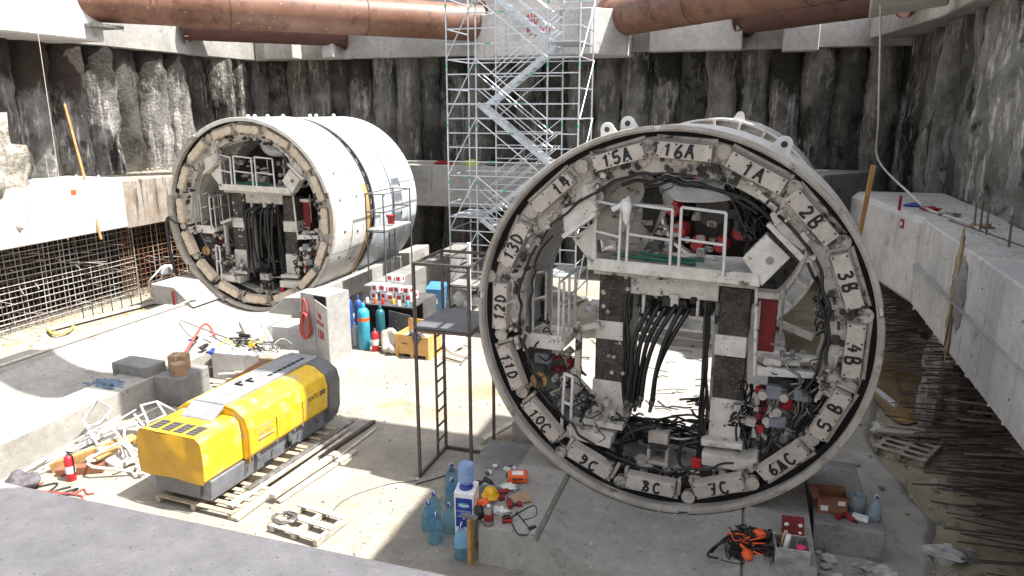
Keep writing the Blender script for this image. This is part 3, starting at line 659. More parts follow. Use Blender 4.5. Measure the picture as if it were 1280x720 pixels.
# numbered pads  (pixel centre, text, text-up outward?)
pads = [(856, 182, '16A', 1, 2), (950, 208, '1A', 1, 27), (1027, 263, '2B', 1, 51), (1070, 350, '3B', 1, 76), (1077, 441, '4B', 1, 100), (1044, 524, '5.B', 0, 124),
        (982, 583, '6AC', 0, 148), (899, 613, '7C', 0, 169), (812, 612, '8C', 0, 191), (733, 584, '9C', 0, 211), (669, 533, '10C', 0, 231), (632, 461, '11D', 0, 252),
        (620, 383, '12D', 1, 274), (639, 305, '13D', 1, 297), (688, 240, '14', 1, 320), (771, 192, '15A', 1, 341)]
for i, (px, py, tx, outw, _) in enumerate(pads):
    q = LR(px, py, .03); v = Vector((q.x, 0, q.z-CZ)); n = v.normalized(); rr = 2.80 if v.length < 2.8 else min(v.length, 2.86)
    c = Vector((n.x*rr, 0, CZ+n.z*rr)); t = Vector((n.z, 0, -n.x))
    L_ = .83 if i not in (1, 2) else .9; W_ = .25
    R3 = Matrix((t, Vector((0, 1, 0)), n)).transposed()
    mb = MB(); mb.box(c+Vector((0, .15, 0)), (L_, .26, W_), 0, 0, R3)
    pad = P('thrust_pad', mb, PAD, bevel=.012, label='cream pad painted with the mark '+tx, seg=2)
    mb = MB()
    for a in (-.42, -.14, .14, .42):
        for b in (-.095, .095):
            p = c+t*a*.93+n*b+t*rnd(-.015, .015); mb.lathe([(.017, .0165), (.017, .03)], p, 8, axis='Y')
    P('bolt_hole', mb, SOOT, pad)
    up = n if outw else -n; ux = Vector((0, 1, 0)).cross(up); ux = Vector((up.z, 0, -up.x))
    sh = ux*rnd(-.04, .04)
    if tx == '14': sh = ux*.22
    if tx == '16A': sh = -ux*.08
    mb = MB(); write(mb, tx, c+Vector((0, .021, 0))+sh, ux, up, .19, .135, gap=.32 if len(tx) < 3 else .22, r=.0215, jit=.07)
    if tx == '6AC': write(mb, '1', c+Vector((0, .0195, 0))+sh, ux, up, .2, .09, r=.022)
    if tx == '14': write(mb, 'P', c+Vector((0, .0195, 0))+sh+ux*.08+up*.03, ux, up, .13, .10, r=.02)
    P('painted_number', mb, INK, pad)
    # ragged bracket behind the pad
    mb = MB()
    for k in range(9):
        a = rnd(-.42, .42); p = c+t*a-n*rnd(.15, .24)+Vector((0, .25, 0)); mb.box(p, (rnd(.05, .16), .1, rnd(.03, .07)), 0, 0, R3)
    if not 4 < i < 12: P('pad_bracket', mb, FRAME, pad)
    mb = MB()
    for sgn in (-1, 1):
        mb.box(c+t*sgn*(L_/2+.05)+Vector((0, .27, 0)), (.06, .12, .3), 0, 0, R3)
    mb.box(c+n*.19+Vector((0, .24, 0)), (L_+.1, .1, .05), 0, 0, R3); P('pad_holder', mb, FRAME, pad)
# round jack ends between pads
for px, py in ((811, 183), (727, 208), (664, 265), (626, 418), (652, 490), (905, 190), (993, 235), (1054, 303), (1015, 549), (1082, 395), (700, 566), (860, 622), (775, 603), (940, 605), (612, 345)):
    q = LR(px, py, .14); mb = MB(); mb.lathe([(.115, 0), (.115, .03), (.105, .035), (.105, .14)], q, 22, axis='Y')
    for k in range(8):
        a = k*PI/4; mb.lathe([(.014, -.012), (.014, .01)], q+Vector((math.cos(a)*.085, 0, math.sin(a)*.085)), 6, axis='Y')
    mb.lathe([(.03, -.006), (.03, .01)], q, 8, 0, axis='Y')
    P('jack_end', mb, FRAME)
# boss plates and grimy fittings all round the frame
for k in range(16):
    a = k*PI/8+.23; mb = MB()
    if D(106) < a < D(258): continue
    R3 = Matrix.Rotation(a, 3, 'Y')
    for j in range(10):
        aa = a+rnd(-.16, .16); r_ = rnd(2.52, 2.72); c = Vector((math.sin(aa)*r_, rnd(.12, .28), CZ+math.cos(aa)*r_))
        if rnd(0, 1) < .5: mb.box(c, (rnd(.03, .16), rnd(.05, .2), rnd(.03, .1)), 0, 0, Matrix.Rotation(aa, 3, 'Y'))
        else: mb.lathe([(rnd(.02, .05), -rnd(.02, .1)), (.04, .1)], c, 8, axis='Y')
    P('valve_cluster', mb, FRAME if k % 3 else SOOT, bevel=.005)
# black hoses following the ring
def arc(a0, a1, r, y, wob=.05, n=10):
    return spline([(math.sin(a0+(a1-a0)*i/n)*(r+rnd(-wob, wob)), y+rnd(-wob, wob), CZ+math.cos(a0+(a1-a0)*i/n)*(r+rnd(-wob, wob))) for i in range(n+1)], 5)
for (a0, a1, r, y, rad) in ((-60, -5, 2.50, .12, .022), (-20, 40, 2.40, .3, .03), (-10, 34, 2.34, .45, .022),
                       (40, 100, 2.52, .15, .028), (60, 110, 2.44, .35, .025), (-105, -62, 2.55, .15, .026), (-100, -55, 2.42, .3, .02), (-130, -100, 2.5, .15, .025),
                       (205, 245, 2.55, .15, .025), (150, 200, 2.55, .12, .022)):
    mb = MB(); mb.tube(arc(D(a0), D(a1), r, y), rad, 8); P('hose', mb, BLACK)
for k in range(22):   # loops
    a = rnd(0, 2*PI); r = rnd(2.25, 2.62); q = Vector((math.sin(a)*r, rnd(.1, .6), CZ+math.cos(a)*r))
    pts = [q]
    for j in range(5): pts.append(pts[-1]+Vector((rnd(-.18, .18), rnd(-.1, .1), rnd(-.2, .12))))
    mb = MB(); mb.tube(spline(pts, 5), rnd(.008, .018), 6); P('cable', mb, BLACK if k % 5 else CREAMP)

# ---- centre structure ------------------------------------------------
DD = .75   # depth of the platform and columns
def bar(a, b, d, w=.05, h=None, name='railing', m=WDIRT, parent=None, d2=None):
    mb = MB(); mb.beam(LR(a[0], a[1], d), LR(b[0], b[1], d if d2 is None else d2), w, h or w); return P(name, mb, m, parent, bevel=.006)
def plate(poly, d, th, name, m=WDIRT, parent=None, bevel=.01):
    mb = MB(); mb.prism([LR(x, y, d) for x, y in poly], (0, th, 0)); return P(name, mb, m, parent, bevel=bevel)
def pbox(x0, y0, x1, y1, d, th, name, m, parent=None, bevel=.012, label=None):
    a, b, c, e = LR(x0, y0, d), LR(x1, y0, d), LR(x1, y1, d), LR(x0, y1, d)
    z1 = (a.z+b.z)/2; z0 = (c.z+e.z)/2; xa = (a.x+e.x)/2; xb = (b.x+c.x)/2
    mb = MB(); mb.b2((xa, d, z0), (xb, d+th, z1)); return P(name, mb, m, parent, bevel=bevel, label=label)
# upper platform
plf = plate([(734, 322), (948, 343), (950, 359), (734, 337)], .30, .08, 'platform', WDIRT)
mb = MB(); a, b = LR(736, 337, .38), LR(948, 359, .38); z = a.z+.10
mb.b2((a.x, .38, z), (b.x, 1.7, z+.05)); P('deck_plate', mb, WDIRT, plf)
plate([(742, 333), (946, 354), (946, 362), (742, 342)], .42, .3, 'platform_beam', FRAME)
def gate(x0, y0, x1, y1, dx=0):
    tl, tr, bl, br = (x0, y0), (x1, y0+7), (x0-4, y1), (x1-4, y1+9)
    g = bar(tl, tr, .32, .045, name='guard_rail', m=WHITE)
    bar(tl, bl, .32, .045, m=WHITE, parent=g); bar(tr, br, .32, .045, m=WHITE, parent=g)
    bar((x0-2, (y0+y1)/2+1), (x1-2, (y0+y1)/2+9), .32, .04, m=WHITE, parent=g); return g
gate(746, 251, 777, 324); gate(787, 255, 841, 328); gate(852, 259, 908, 336)
bar((742, 252), (742, 326), .7, .04, name='guard_rail'); bar((744, 251), (842, 258), 1.4, .035); bar((841, 258), (838, 330), 1.4, .035); bar((907, 266), (903, 335), 1.0, .035)
mb = MB(); mb.tube(spline([LR(766, 262, .28), LR(777, 256, .26), LR(786, 249, .27)], 5), .05, 8); mb.blob(LR(783, 262, .24), (.09, .05, .2), 3, .5, 8); P('white_rag', mb, PAPER)
# columns
def column(xa, xb, yt, segs, xs=0):
    col = None
    for (y0, y1, m, grow) in segs:
        f = (y0-yt)*xs
        o = pbox(xa+f-grow, y0, xb+f+grow, y1, DD-grow*.012, .55, 'column_panel' if m is PERF else 'column', m, col)
        col = col or o
        if m is WDIRT and y1-y0 > 40:
            mb = MB()
            n = 6
            for k in range(n):
                q = LR(xa+f+3+(xb-xa-6)*k/(n-1), y1-4, DD-.03); mb.lathe([(.03, 0), (.03, .06)], q, 10, axis='Y')
            P('base_bolt', mb, SOOT, o)
    return col
column(749, 787, 338, [(338, 402, PERF, 0), (402, 425, WDIRT, 1.2), (425, 476, PERF, 0), (476, 529, WDIRT, 1)], -.06)
column(899, 937, 360, [(360, 420, PERF, 0), (420, 446, WDIRT, 1.2), (446, 499, PERF, 0), (499, 556, WDIRT, 1)], -.085)
plate([(729, 523), (778, 532), (778, 539), (728, 530)], .5, .7, 'base_flange', WDIRT)
plate([(876, 549), (928, 556), (928, 563), (876, 557)], .5, .7, 'base_flange', WDIRT)
pbox(787, 345, 899, 372, DD+.05, .35, 'cross_beam', WDIRT); pbox(787, 366, 795, 500, DD+.3, .12, 'inner_rail', FRAME); pbox(889, 372, 897, 540, DD+.3, .12, 'inner_rail', FRAME)
pbox(836, 368, 848, 384, DD, .1, 'hanger', WDIRT); pbox(802, 368, 806, 392, DD, .1, 'hanger', WDIRT); pbox(870, 376, 874, 396, DD+.02, .1, 'hanger', WDIRT)
mb = MB()
for k in range(70):
    q = LR(rnd(800, 880), rnd(372, 392), rnd(.8, 1.1)); mb.box(q, (rnd(.04, .14), .1, rnd(.04, .16)), rnd(0, 3))
P('manifold', mb, SOOT)
for k in range(26):
    q = LR(rnd(750, 785) if k % 2 else rnd(900, 935), rnd(342, 395) if k < 13 else rnd(428, 470), DD-.01)
    if k % 2: mb = MB(); mb.lathe([(.035, -.02), (.035, .02)], q, 10, axis='Y'); P('bolt', mb, FRAME)
# main black hoses with fittings
for k, (xt, yt, xb, yb, m_) in enumerate(((812, 380, 784, 500, 20), (823, 378, 790, 503, 22), (832, 380, 796, 500, 24), (843, 380, 802, 495, 25), (852, 380, 815, 501, 27), (860, 384, 816, 498, 28))):
    dep = .70+.05*(k % 3); pts = [LR(xt+6, yt-6, dep+.25), LR(xt-2, yt+8, dep), LR((xt+xb)/2-6+k, (yt+yb)/2-14, dep-.1), LR(xb+5, yb-34, dep-.08), LR(xb, yb, dep-.05)]
    mb = MB(); mb.tube(spline(pts, 7), .042, 10); h_ = P('large_hose', mb, BLACK)
    e = LR(xb, yb, dep-.05); f_ = LR(xb-3, yb+14, dep-.05); mb = MB(); mb.tube([e, e+(f_-e)*.4, e+(f_-e)*.4, f_], [.05, .05, .034, .034], 10); P('hose_fitting', mb, STEEL, h_)
for (x, y0, y1, n, w) in ((884, 378, 585, 8, 4), (784, 368, 505, 4, 3)):
    for k in range(n):
        xx = x+rnd(-w, w); pts = [LR(xx+rnd(-3, 3)+(y0+(y1-y0)*j/5-y0)*-.045, y0+(y1-y0)*j/5, DD-.05+rnd(-.05, .08)) for j in range(6)]
        mb = MB(); mb.tube(spline(pts, 4), rnd(.018, .034), 7); P('cable', mb, BLACK)
# bottom mess of cables between the columns
for k in range(46):
    x = rnd(700, 880); y = rnd(498, 556); pts = [LR(x, y, rnd(.8, 1.9))]
    L_ = rnd(20, 60); sl_ = rnd(.1, .5)
    for j in range(4): x += L_/4*rnd(.6, 1.4); y += L_/4*sl_+rnd(-5, 5); pts.append(LR(min(x, 905), min(y, 590), rnd(.8, 1.9)))
    mb = MB(); mb.tube(spline(pts, 5), rnd(.012, .035), 6); P('cable', mb, BLACK if k % 6 else STEEL)
for k in range(26):
    x = rnd(930, 965); y = rnd(470, 540); pts = [LR(x, y, rnd(.7, 1.1))]
    for j in range(4): x += rnd(-12, 4); y += rnd(6, 18); pts.append(LR(x, min(y, 575), rnd(.6, 1.1)))
    mb = MB(); mb.tube(spline(pts, 5), rnd(.012, .026), 6); P('cable', mb, BLACK)
# left basket platform
bk = pbox(652, 418, 702, 436, .35, .05, 'basket_platform', WDIRT)
mb = MB(); a = LR(652, 426, .35); b = LR(702, 432, .35); mb.b2((a.x, .40, a.z-.04), (b.x+.05, 1.5, a.z)); P('basket_floor', mb, WDIRT, bk)
for x, d, y0, y1 in ((656, .37, 343, 420), (662, .9, 344, 412), (667, .55, 341, 418), (683, .9, 338, 400), (699, .37, 352, 430), (705, .55, 352, 425), (712, .95, 342, 415), (720, 1.35, 335, 405), (690, 1.4, 335, 400)):
    bar((x, y0), (x-1, y1), d, .04, .04, 'basket_post', WDIRT, bk)
bar((666, 342), (684, 338), .7, .04, parent=bk); bar((700, 353), (722, 335), .37, .035, parent=bk, d2=1.35); bar((700, 380), (720, 362), .37, .035, parent=bk, d2=1.35); bar((703, 432), (724, 405), .37, .06, .12, parent=bk, d2=1.4)
bar((664, 375), (683, 370), .6, .04, parent=bk); bar((666, 412), (682, 404), .6, .04, parent=bk)
pbox(668, 345, 682, 372, 1.1, .05, 'dark_window', SOOT, bk); pbox(668, 376, 682, 402, 1.1, .05, 'dark_window', SOOT, bk)
# left diagonal gusset and plates
plate([(702, 262), (737, 247), (747, 262), (706, 292)], .2, .5, 'gusset_plate', WDIRT)
plate([(701, 294), (742, 265), (745, 270), (704, 299)], .06, .3, 'gusset_flange', WDIRT)
plate([(715, 298), (745, 276), (745, 322), (741, 332)], .3, .08, 'gusset_web', WDIRT)
plate([(728, 232), (745, 228), (744, 262), (736, 266), (727, 256)], .22, .35, 'bracket_box', WDIRT)
mb = MB(); q = LR(744, 246, .3); mb.lathe([(.15, 0), (.15, .1), (.11, .1), (.11, .02)], q, 20, axis='Y'); P('flanged_pipe', mb, STEEL)
plate([(745, 232), (770, 210), (800, 204), (806, 240), (788, 280), (770, 300), (745, 300)], 1.4, .06, 'bulkhead_plate', WDIRT)
plate([(745, 240), (776, 216), (782, 222), (757, 250)], 1.2, .15, 'diagonal_brace', FRAME)
plate([(800, 200), (842, 196), (842, 250), (812, 300), (792, 330), (770, 330), (770, 300)], 1.55, .06, 'bulkhead_plate', WDIRT)
plate([(806, 236), (822, 234), (828, 256), (814, 292), (802, 280)], 1.4, .1, 'round_cover', SOOT)
plate([(776, 290), (842, 300), (838, 330), (776, 325)], 1.7, .1, 'machine_panel', SHIN)
mb = MB()
for k in range(40): mb.box(LR(rnd(745, 905), rnd(262, 330), rnd(1.0, 1.5)), (rnd(.04, .2), rnd(.05, .2), rnd(.03, .15)), rnd(0, 1))
P('small_fittings', mb, FRAME)
# right gusset
plate([(928, 323), (958, 293), (988, 322), (952, 358)], .34, .35, 'gusset_plate', WDIRT)
plate([(957, 282), (963, 279), (1006, 320), (1001, 328)], .2, .3, 'gusset_flange', WDIRT)
plate([(962, 268), (984, 252), (1022, 296), (1003, 314), (972, 290)], .26, .4, 'gusset_box', WDIRT)
plate([(978, 228), (985, 252), (978, 278), (966, 284), (976, 256)], .22, .2, 'gusset_edge', WDIRT)
mb = MB(); q = LR(962, 326, .3); mb.lathe([(.06, 0), (.06, .06)], q, 12, axis='Y'); P('boss', mb, STEEL)
mb = MB()
for k in range(8): mb.lathe([(.03, 0), (.03, .08)], LR(966+k*4.2, 293+k*4.6, .3), 8, axis='Y')
P('flange_bolt', mb, SOOT)
# white wrapped duct
mb = MB(); mb.tube(spline([LR(834, 200, 1.6), LR(836, 222, 1.6), LR(846, 236, 1.6), LR(870, 239, 1.6), LR(905, 237, 1.6), LR(926, 231, 1.6)], 6), [.17]*3+[.2]*28, 14); P('wrapped_duct', mb, WRAP)
pbox(848, 206, 868, 222, 1.9, .3, 'motor_box', GREYB); pbox(870, 204, 893, 224, 1.9, .3, 'white_box', WDIRT); pbox(836, 192, 850, 226, 1.7, .2, 'white_box', WHITE)
for k in range(22):
    x0 = rnd(800, 940); pts = [LR(x0+j*rnd(12, 20), 200+abs(x0+j*15-860)*.14+rnd(0, 16), rnd(.6, 1.1)) for j in range(5)]
    mb = MB(); mb.tube(spline(pts, 5), rnd(.015, .03), 6); P('cable', mb, BLACK)
for k in range(34):   # cables upper right, dark mass
    x0 = rnd(930, 975); y0 = rnd(225, 265); pts = [LR(x0, y0, rnd(.9, 1.4))]
    for j in range(4): pts.append(LR(x0+rnd(-10, 12), y0+(j+1)*rnd(10, 17), rnd(.9, 1.4)))
    mb = MB(); mb.tube(spline(pts, 5), rnd(.014, .034), 6); P('cable', mb, BLACK)
mb = MB()
for k in range(60):
    q = LR(rnd(925, 975), rnd(225, 300), rnd(1.1, 1.6)); mb.box(q, (rnd(.06, .2), .2, rnd(.06, .3)), rnd(0, 1))
P('valve_block', mb, SOOT)
mb = MB(); mb.tube(spline([LR(768, 318, .55), LR(800, 322, .6), LR(835, 326, .55), LR(870, 330, .6)], 5), .035, 8); P('green_hose', mb, HOSEG)
mb = MB(); mb.tube(spline([LR(800, 316, .75), LR(840, 322, .7), LR(880, 326, .7)], 5), .03, 8); P('green_hose', mb, HOSEG)
# right side: red column, poles, cluttered shelf
pbox(949, 372, 970, 440, .95, .2, 'red_panel', REDD); pbox(946, 366, 975, 374, .9, .3, 'panel_cap', WDIRT)
bar((946, 350), (943, 470), .55, .05, name='support_pole', m=WDIRT); bar((981, 356), (975, 425), .9, .04, name='support_pole', m=STEEL)
plate([(966, 398), (1017, 419), (1015, 427), (966, 406)], 1.3, .12, 'loose_plank', WDIRT)
sh_ = plate([(946, 458), (1030, 468), (1030, 482), (1024, 482), (1022, 474), (946, 470)], .5, .08, 'shelf', WHITE)
mb = MB(); a = LR(944, 452, .55); b = LR(1030, 462, .55); mb.b2((a.x, .58, a.z-.14), (b.x, 1.5, a.z-.08)); P('shelf_plate', mb, WDIRT, sh_)
mb = MB()
for k in range(34): mb.box(LR(rnd(948, 1022), rnd(444, 462), rnd(.6, 1.3)), (rnd(.04, .18), rnd(.05, .3), rnd(.03, .09)), rnd(0, 3))
P('loose_parts', mb, WDIRT, sh_)
for x in (978, 1004, 990): bar((x, 438), (x+4, 462), 1.1, .09, .03, 'shelf_rib', STEEL, sh_, d2=.7)
mb = MB()
for k in range(12): mb.box(LR(rnd(960, 1010), rnd(470, 482), rnd(.7, .9)), (.2, .2, .15), rnd(0, 3))
P('under_shelf_machinery', mb, SOOT)
for (x0, y0, x1, y1) in ((957, 484, 978, 500), (992, 489, 1015, 503), (961, 521, 983, 536)):
    e = pbox(x0, y0, x1, y1, .45, .2, 'junction_box', GREYB, bevel=.02)
    for k in range(7):
        x = x0+3+(x1-x0-6)*k/6; pts = [LR(x, y1-1, .5), LR(x-2+rnd(-2, 2), y1+12, .5), LR(x-8+rnd(-5, 5), y1+24, .55), LR(x-14+rnd(-8, 8), y1+36, .7)]
        mb = MB(); mb.tube(spline(pts, 4), .013, 6); P('cable', mb, STEEL if k % 2 else BLACK, e)
pbox(970, 492, 996, 524, .8, .06, 'mounting_plate', WDIRT); pbox(977, 498, 991, 513, .74, .07, 'red_cover', REDP)
pbox(941, 494, 948, 548, .7, .06, 'mounting_plate', WHITE); pbox(947, 484, 958, 524, .75, .15, 'red_machine_frame', REDD); pbox(946, 531, 955, 543, .62, .12, 'red_cover', REDP)
for (x, y, w) in ((951, 496, .1), (954, 512, .1), (950, 522, .12), (948, 489, .1)):
    mb = MB(); mb.lathe([(w*.6, 0), (w*.6, .12)], LR(x, y, .62), 12, axis='Y'); P('red_fitting', mb, REDM)
for (cx_, cy_2) in ((1045, 440), (1050, 470), (1018, 500), (982, 560), (1030, 395), (1042, 380)):
    for k in range(8):
        pts = [LR(cx_+rnd(-14, 14), cy_2-22+j*11+rnd(-4, 4), rnd(.35, .8)) for j in range(5)]
        mb = MB(); mb.tube(spline(pts, 5), rnd(.012, .022), 6); P('cable', mb, BLACK if k % 3 else STEEL)
plate([(1028, 350), (1040, 352), (1046, 420), (1034, 440), (1026, 400)], .8, .3, 'cable_tray', SOOT)
# lower right step and box
plate([(877, 566), (938, 576), (946, 573), (949, 583), (940, 592), (877, 581)], .35, .5, 'step_box', WDIRT)
# lower left platform with tall frame
st = plate([(708, 533), (764, 548), (762, 561), (708, 547)], .3, .5, 'step_platform', WDIRT)
bar((706, 466), (702, 535), .3, .05, name='frame_post', m=WHITE, parent=st); bar((716, 470), (713, 545), .3, .05, name='frame_post', m=WHITE, parent=st); bar((706, 467), (716, 471), .3, .05, parent=st, m=WHITE); bar((704, 502), (714, 506), .3, .05, parent=st, m=WHITE)
bar((724, 415), (721, 505), .75, .13, .1, 'side_post', FRAME); bar((718, 412), (750, 405), .6, .12, .1, 'side_beam', FRAME)
plate([(648, 430), (700, 440), (706, 500), (690, 520), (664, 500)], 1.15, .06, 'bulkhead_plate', SHIN); plate([(990, 470), (1050, 480), (1040, 530), (1000, 560), (960, 560)], 1.3, .06, 'bulkhead_plate', SHIN)
pbox(667, 442, 686, 455, .5, .2, 'junction_box', GREYB, bevel=.02)
for k in range(9):
    mb = MB(); mb.lathe([(.05, 0), (.05, .12)], LR(rnd(688, 716), rnd(445, 462), rnd(.6, .9)), 10, axis='Y'); P('red_fitting', mb, REDD)
mb = MB(); q = LR(673, 476, .4); mb.lathe([(.16, 0), (.16, .06), (.07, .06), (.07, -.05)], q, 20, axis='Y'); P('brown_wheel', mb, OCHRE)
mb = MB()
for k in range(60):
    a = rnd(D(205), D(250)) if k % 2 else rnd(D(118), D(150)); r_ = rnd(1.95, 2.5); c = Vector((math.sin(a)*r_, rnd(.4, 1.2), CZ+math.cos(a)*r_))
    if k % 3: mb.lathe([(rnd(.03, .08), -.08), (.06, .1)], c, 10, axis='Y')
    else: mb.box(c, (rnd(.05, .2), .15, rnd(.05, .15)), 0, 0, Matrix.Rotation(rnd(0, 3), 3, 'Y'))
P('pump_parts', mb, FRAME, bevel=.006)
for k in range(40):
    a = rnd(D(200), D(262)) if k % 2 else rnd(D(95), D(150)); r_ = rnd(1.9, 2.5); q = Vector((math.sin(a)*r_, rnd(.3, .9), CZ+math.cos(a)*r_)); pts = [q]
    for j in range(4): pts.append(pts[-1]+Vector((rnd(-.2, .2), rnd(-.1, .1), rnd(-.2, .1))))
    mb = MB(); mb.tube(spline(pts, 5), rnd(.01, .024), 6); P('cable', mb, BLACK if k % 4 else STEEL)
# bottom bracket between the columns
bb = pbox(810, 541, 835, 556, .6, .25, 'bottom_bracket', FRAME); pbox(812, 556, 833, 562, .55, .3, 'bracket_web', SOOT, bb); pbox(808, 562, 812, 582, .6, .25, 'bracket_leg', FRAME, bb); pbox(831, 562, 835, 582, .6, .25, 'bracket_leg', FRAME, bb); pbox(809, 578, 835, 582, .58, .25, 'bracket_foot', FRAME, bb)
for k in range(4):
    mb = MB(); mb.lathe([(.1, 0), (.1, .1), (.05, .1), (.05, -.06)], LR(790+k*24, 592+rnd(-4, 6), .55), 14, axis='Y'); P('pump_flange', mb, STEEL)
mb = MB()
for k in range(70):
    x = rnd(730, 1000); q = LR(x, 596-abs(x-860)*.16+rnd(-14, 4), rnd(.4, 1.2)); mb.box(q, (rnd(.04, .18), rnd(.05, .2), rnd(.03, .1)), rnd(0, 3))
P('sump_debris', mb, FRAME)
mb = MB(); mb.tube(spline([LR(772, 578, .5), LR(780, 548, .5), LR(800, 536, .5), LR(820, 534, .5)], 6), .045, 8); P('large_hose', mb, BLACK)
mb = MB(); mb.tube(spline([LR(875, 552, .6), LR(852, 558, .6), LR(850, 580, .55), LR(866, 594, .5)], 6), .03, 8); P('hose', mb, BLACK)
pbox(864, 574, 877, 588, .6, .1, 'red_cover', REDP)
# horizontal rails seen through the centre
for (y0, y1) in ((412, 420), (424, 432)):
    pbox(795, y0, 889, y1, 2.0, .12, 'cross_rail', WDIRT)

for (px, py, r_, m_) in ((752, 596, .17, STEEL), (905, 592, .2, FRAME), (700, 505, .16, STEEL), (682, 520, .12, FRAME), (980, 548, .2, STEEL), (833, 598, .15, FRAME)):
    mb = MB(); mb.lathe([(r_, .1), (r_, 0), (r_*.8, -.02), (r_*.75, .02), (r_*.45, .02), (r_*.4, -.08), (r_*.2, -.09)], LR(px, py, .5), 22, axis='Y'); pf = P('pump_flange', mb, m_)
    for k in range(8):
        a = k*PI/4; mb = MB(); mb.lathe([(.018, -.035), (.018, .0)], LR(px, py, .5)+Vector((math.cos(a)*r_*.88, 0, math.sin(a)*r_*.88)), 8, axis='Y'); P('flange_nut', mb, SOOT, pf)
for k in range(30):
    x = rnd(770, 900); y = rnd(520, 548); pts = [LR(x, y, rnd(.7, 1.5))]
    for j in range(5): x += rnd(8, 22)*(1 if k % 2 else -1); y += rnd(-4, 6); pts.append(LR(max(690, min(x, 960)), y, rnd(.7, 1.5)))
    mb = MB(); mb.tube(spline(pts, 5), rnd(.012, .028), 6); P('cable', mb, BLACK if k % 5 else FRAME)
for k in range(26):   # black hoses in the upper right pocket and under the top frame
    x = rnd(905, 960); y = rnd(215, 235); pts = [LR(x, y, rnd(.5, .9))]
    for j in range(4): x += rnd(2, 14); y += rnd(12, 24); pts.append(LR(min(x, 990), min(y, 320), rnd(.6, 1.2)))
    mb = MB(); mb.tube(spline(pts, 5), rnd(.012, .03), 6); P('cable', mb, BLACK)

# ================================================================== FRONT SECTION OF THE SHIELD further back
FX, FY = -.94, 22.6
fs_ = thing('shield_front_section', 'white ring of the shield front section behind the numbered ring, with red drive motors', 'tunnel shield', (FX, FY, 0), TR)
mb = MB(); mb.sector(C0, -1.0, 1.6, RR-.06, RR, n=96); mb.build('outer_skin', WHITE, fs_)
mb = MB(); mb.sector(C0, -.6, 1.4, 2.75, 2.82, n=96); mb.build('inner_skin', WDIRT, fs_)
mb = MB(); mb.sector(C0, -.5, -.42, 2.82, RR-.061, n=96); mb.build('frame_ring', WHITE, fs_)
for k in range(28):
    a = k*2*PI/28; mb = MB(); R3 = Matrix.Rotation(a, 3, 'Y'); mb.box((math.sin(a)*3.0, -.8, CZ+math.cos(a)*3.0), (.07, .7, .34), 0, 0, R3); mb.build('web_plate', WHITE if k % 2 else WDIRT, fs_)
mb = MB(); mb.tube([(math.sin(a/10-1.2)*3.0, -1.0, CZ+math.cos(a/10-1.2)*3.0) for a in range(25)], .03, 8); mb.build('pipe', BLACK, fs_)
mb = MB(); mb.sector(C0, .4, .6, 1.45, 2.75, n=64); mb.build('bulkhead', SOOT, fs_)
mb = MB(); mb.lathe([(1.5, .9), (1.5, .6), (.62, .55), (.62, .25), (.5, .2)], C0, 40, axis='Y'); mb.build('main_drive', SOOT, fs_)
cen = (0, 0, CZ+.55)
for k in range(10):
    a = k*2*PI/10+.3; c = Vector((cen[0]+math.sin(a)*1.08, -.3, cen[2]+math.cos(a)*1.08)); mb = MB()
    mb.lathe([(.17, -.35), (.2, -.3), (.2, .1), (.26, .12), (.26, .3)], c, 14, axis='Y'); mo = mb.build('drive_motor', REDM, fs_)
    mb = MB(); mb.box(c+Vector((0, -.2, .2)), (.22, .25, .12), 0, 0); mb.build('terminal_box', REDM, mo)
mb = MB(); mb.lathe([(.5, -.1), (.5, .3), (.42, .3)], cen, 26, axis='Y'); mb.lathe([(.3, -.3), (.34, -.2)], (cen[0], 0, cen[2]+.55), 18, axis='Y', m=1); mb.build('centre_drum', [SOOT, STEEL], fs_)
for k in range(60):
    a = rnd(0, 2*PI); r_ = rnd(1.4, 2.6); q = Vector((math.sin(a)*r_, rnd(-.2, .3), CZ+math.cos(a)*r_)); pts = [q]
    for j in range(4): pts.append(pts[-1]+Vector((rnd(-.35, .35), rnd(-.1, .1), rnd(-.35, .3))))
    mb = MB(); mb.tube(spline(pts, 4), rnd(.02, .045), 6); mb.build('hose', BLACK if k % 5 else STEEL, fs_)
mb = MB()
for k in range(80):
    a = rnd(0, 2*PI); r_ = rnd(.7, 2.6); mb.box((math.sin(a)*r_, rnd(.05, .3), CZ+math.cos(a)*r_), (rnd(.08, .4), rnd(.1, .4), rnd(.08, .4)), rnd(0, 2))
mb.each('machine_block', SOOT, fs_)
mb = MB(); mb.sector((cen[0], 0, cen[2]), -.5, -.1, 1.42, 1.5, D(180), D(350), n=40); mb.build('drive_rim', WDIRT, fs_)
for a in (.2,):
    mb = MB(); w = .34; r0 = RR; sx, cz_ = math.sin(a), math.cos(a); base = Vector((sx*r0, -.9, CZ+cz_*r0)); t = Vector((cz_, 0, -sx)); n = Vector((sx, 0, cz_))
    mb.prism([base-t*w/2]+[base+n*w*.42+(t*math.cos(b)*-.34*w+n*math.sin(b)*.34*w) for b in [i*PI/6 for i in range(7)]]+[base+t*w/2], (0, .07, 0)); mb.build('lifting_lug', WHITE, fs_)

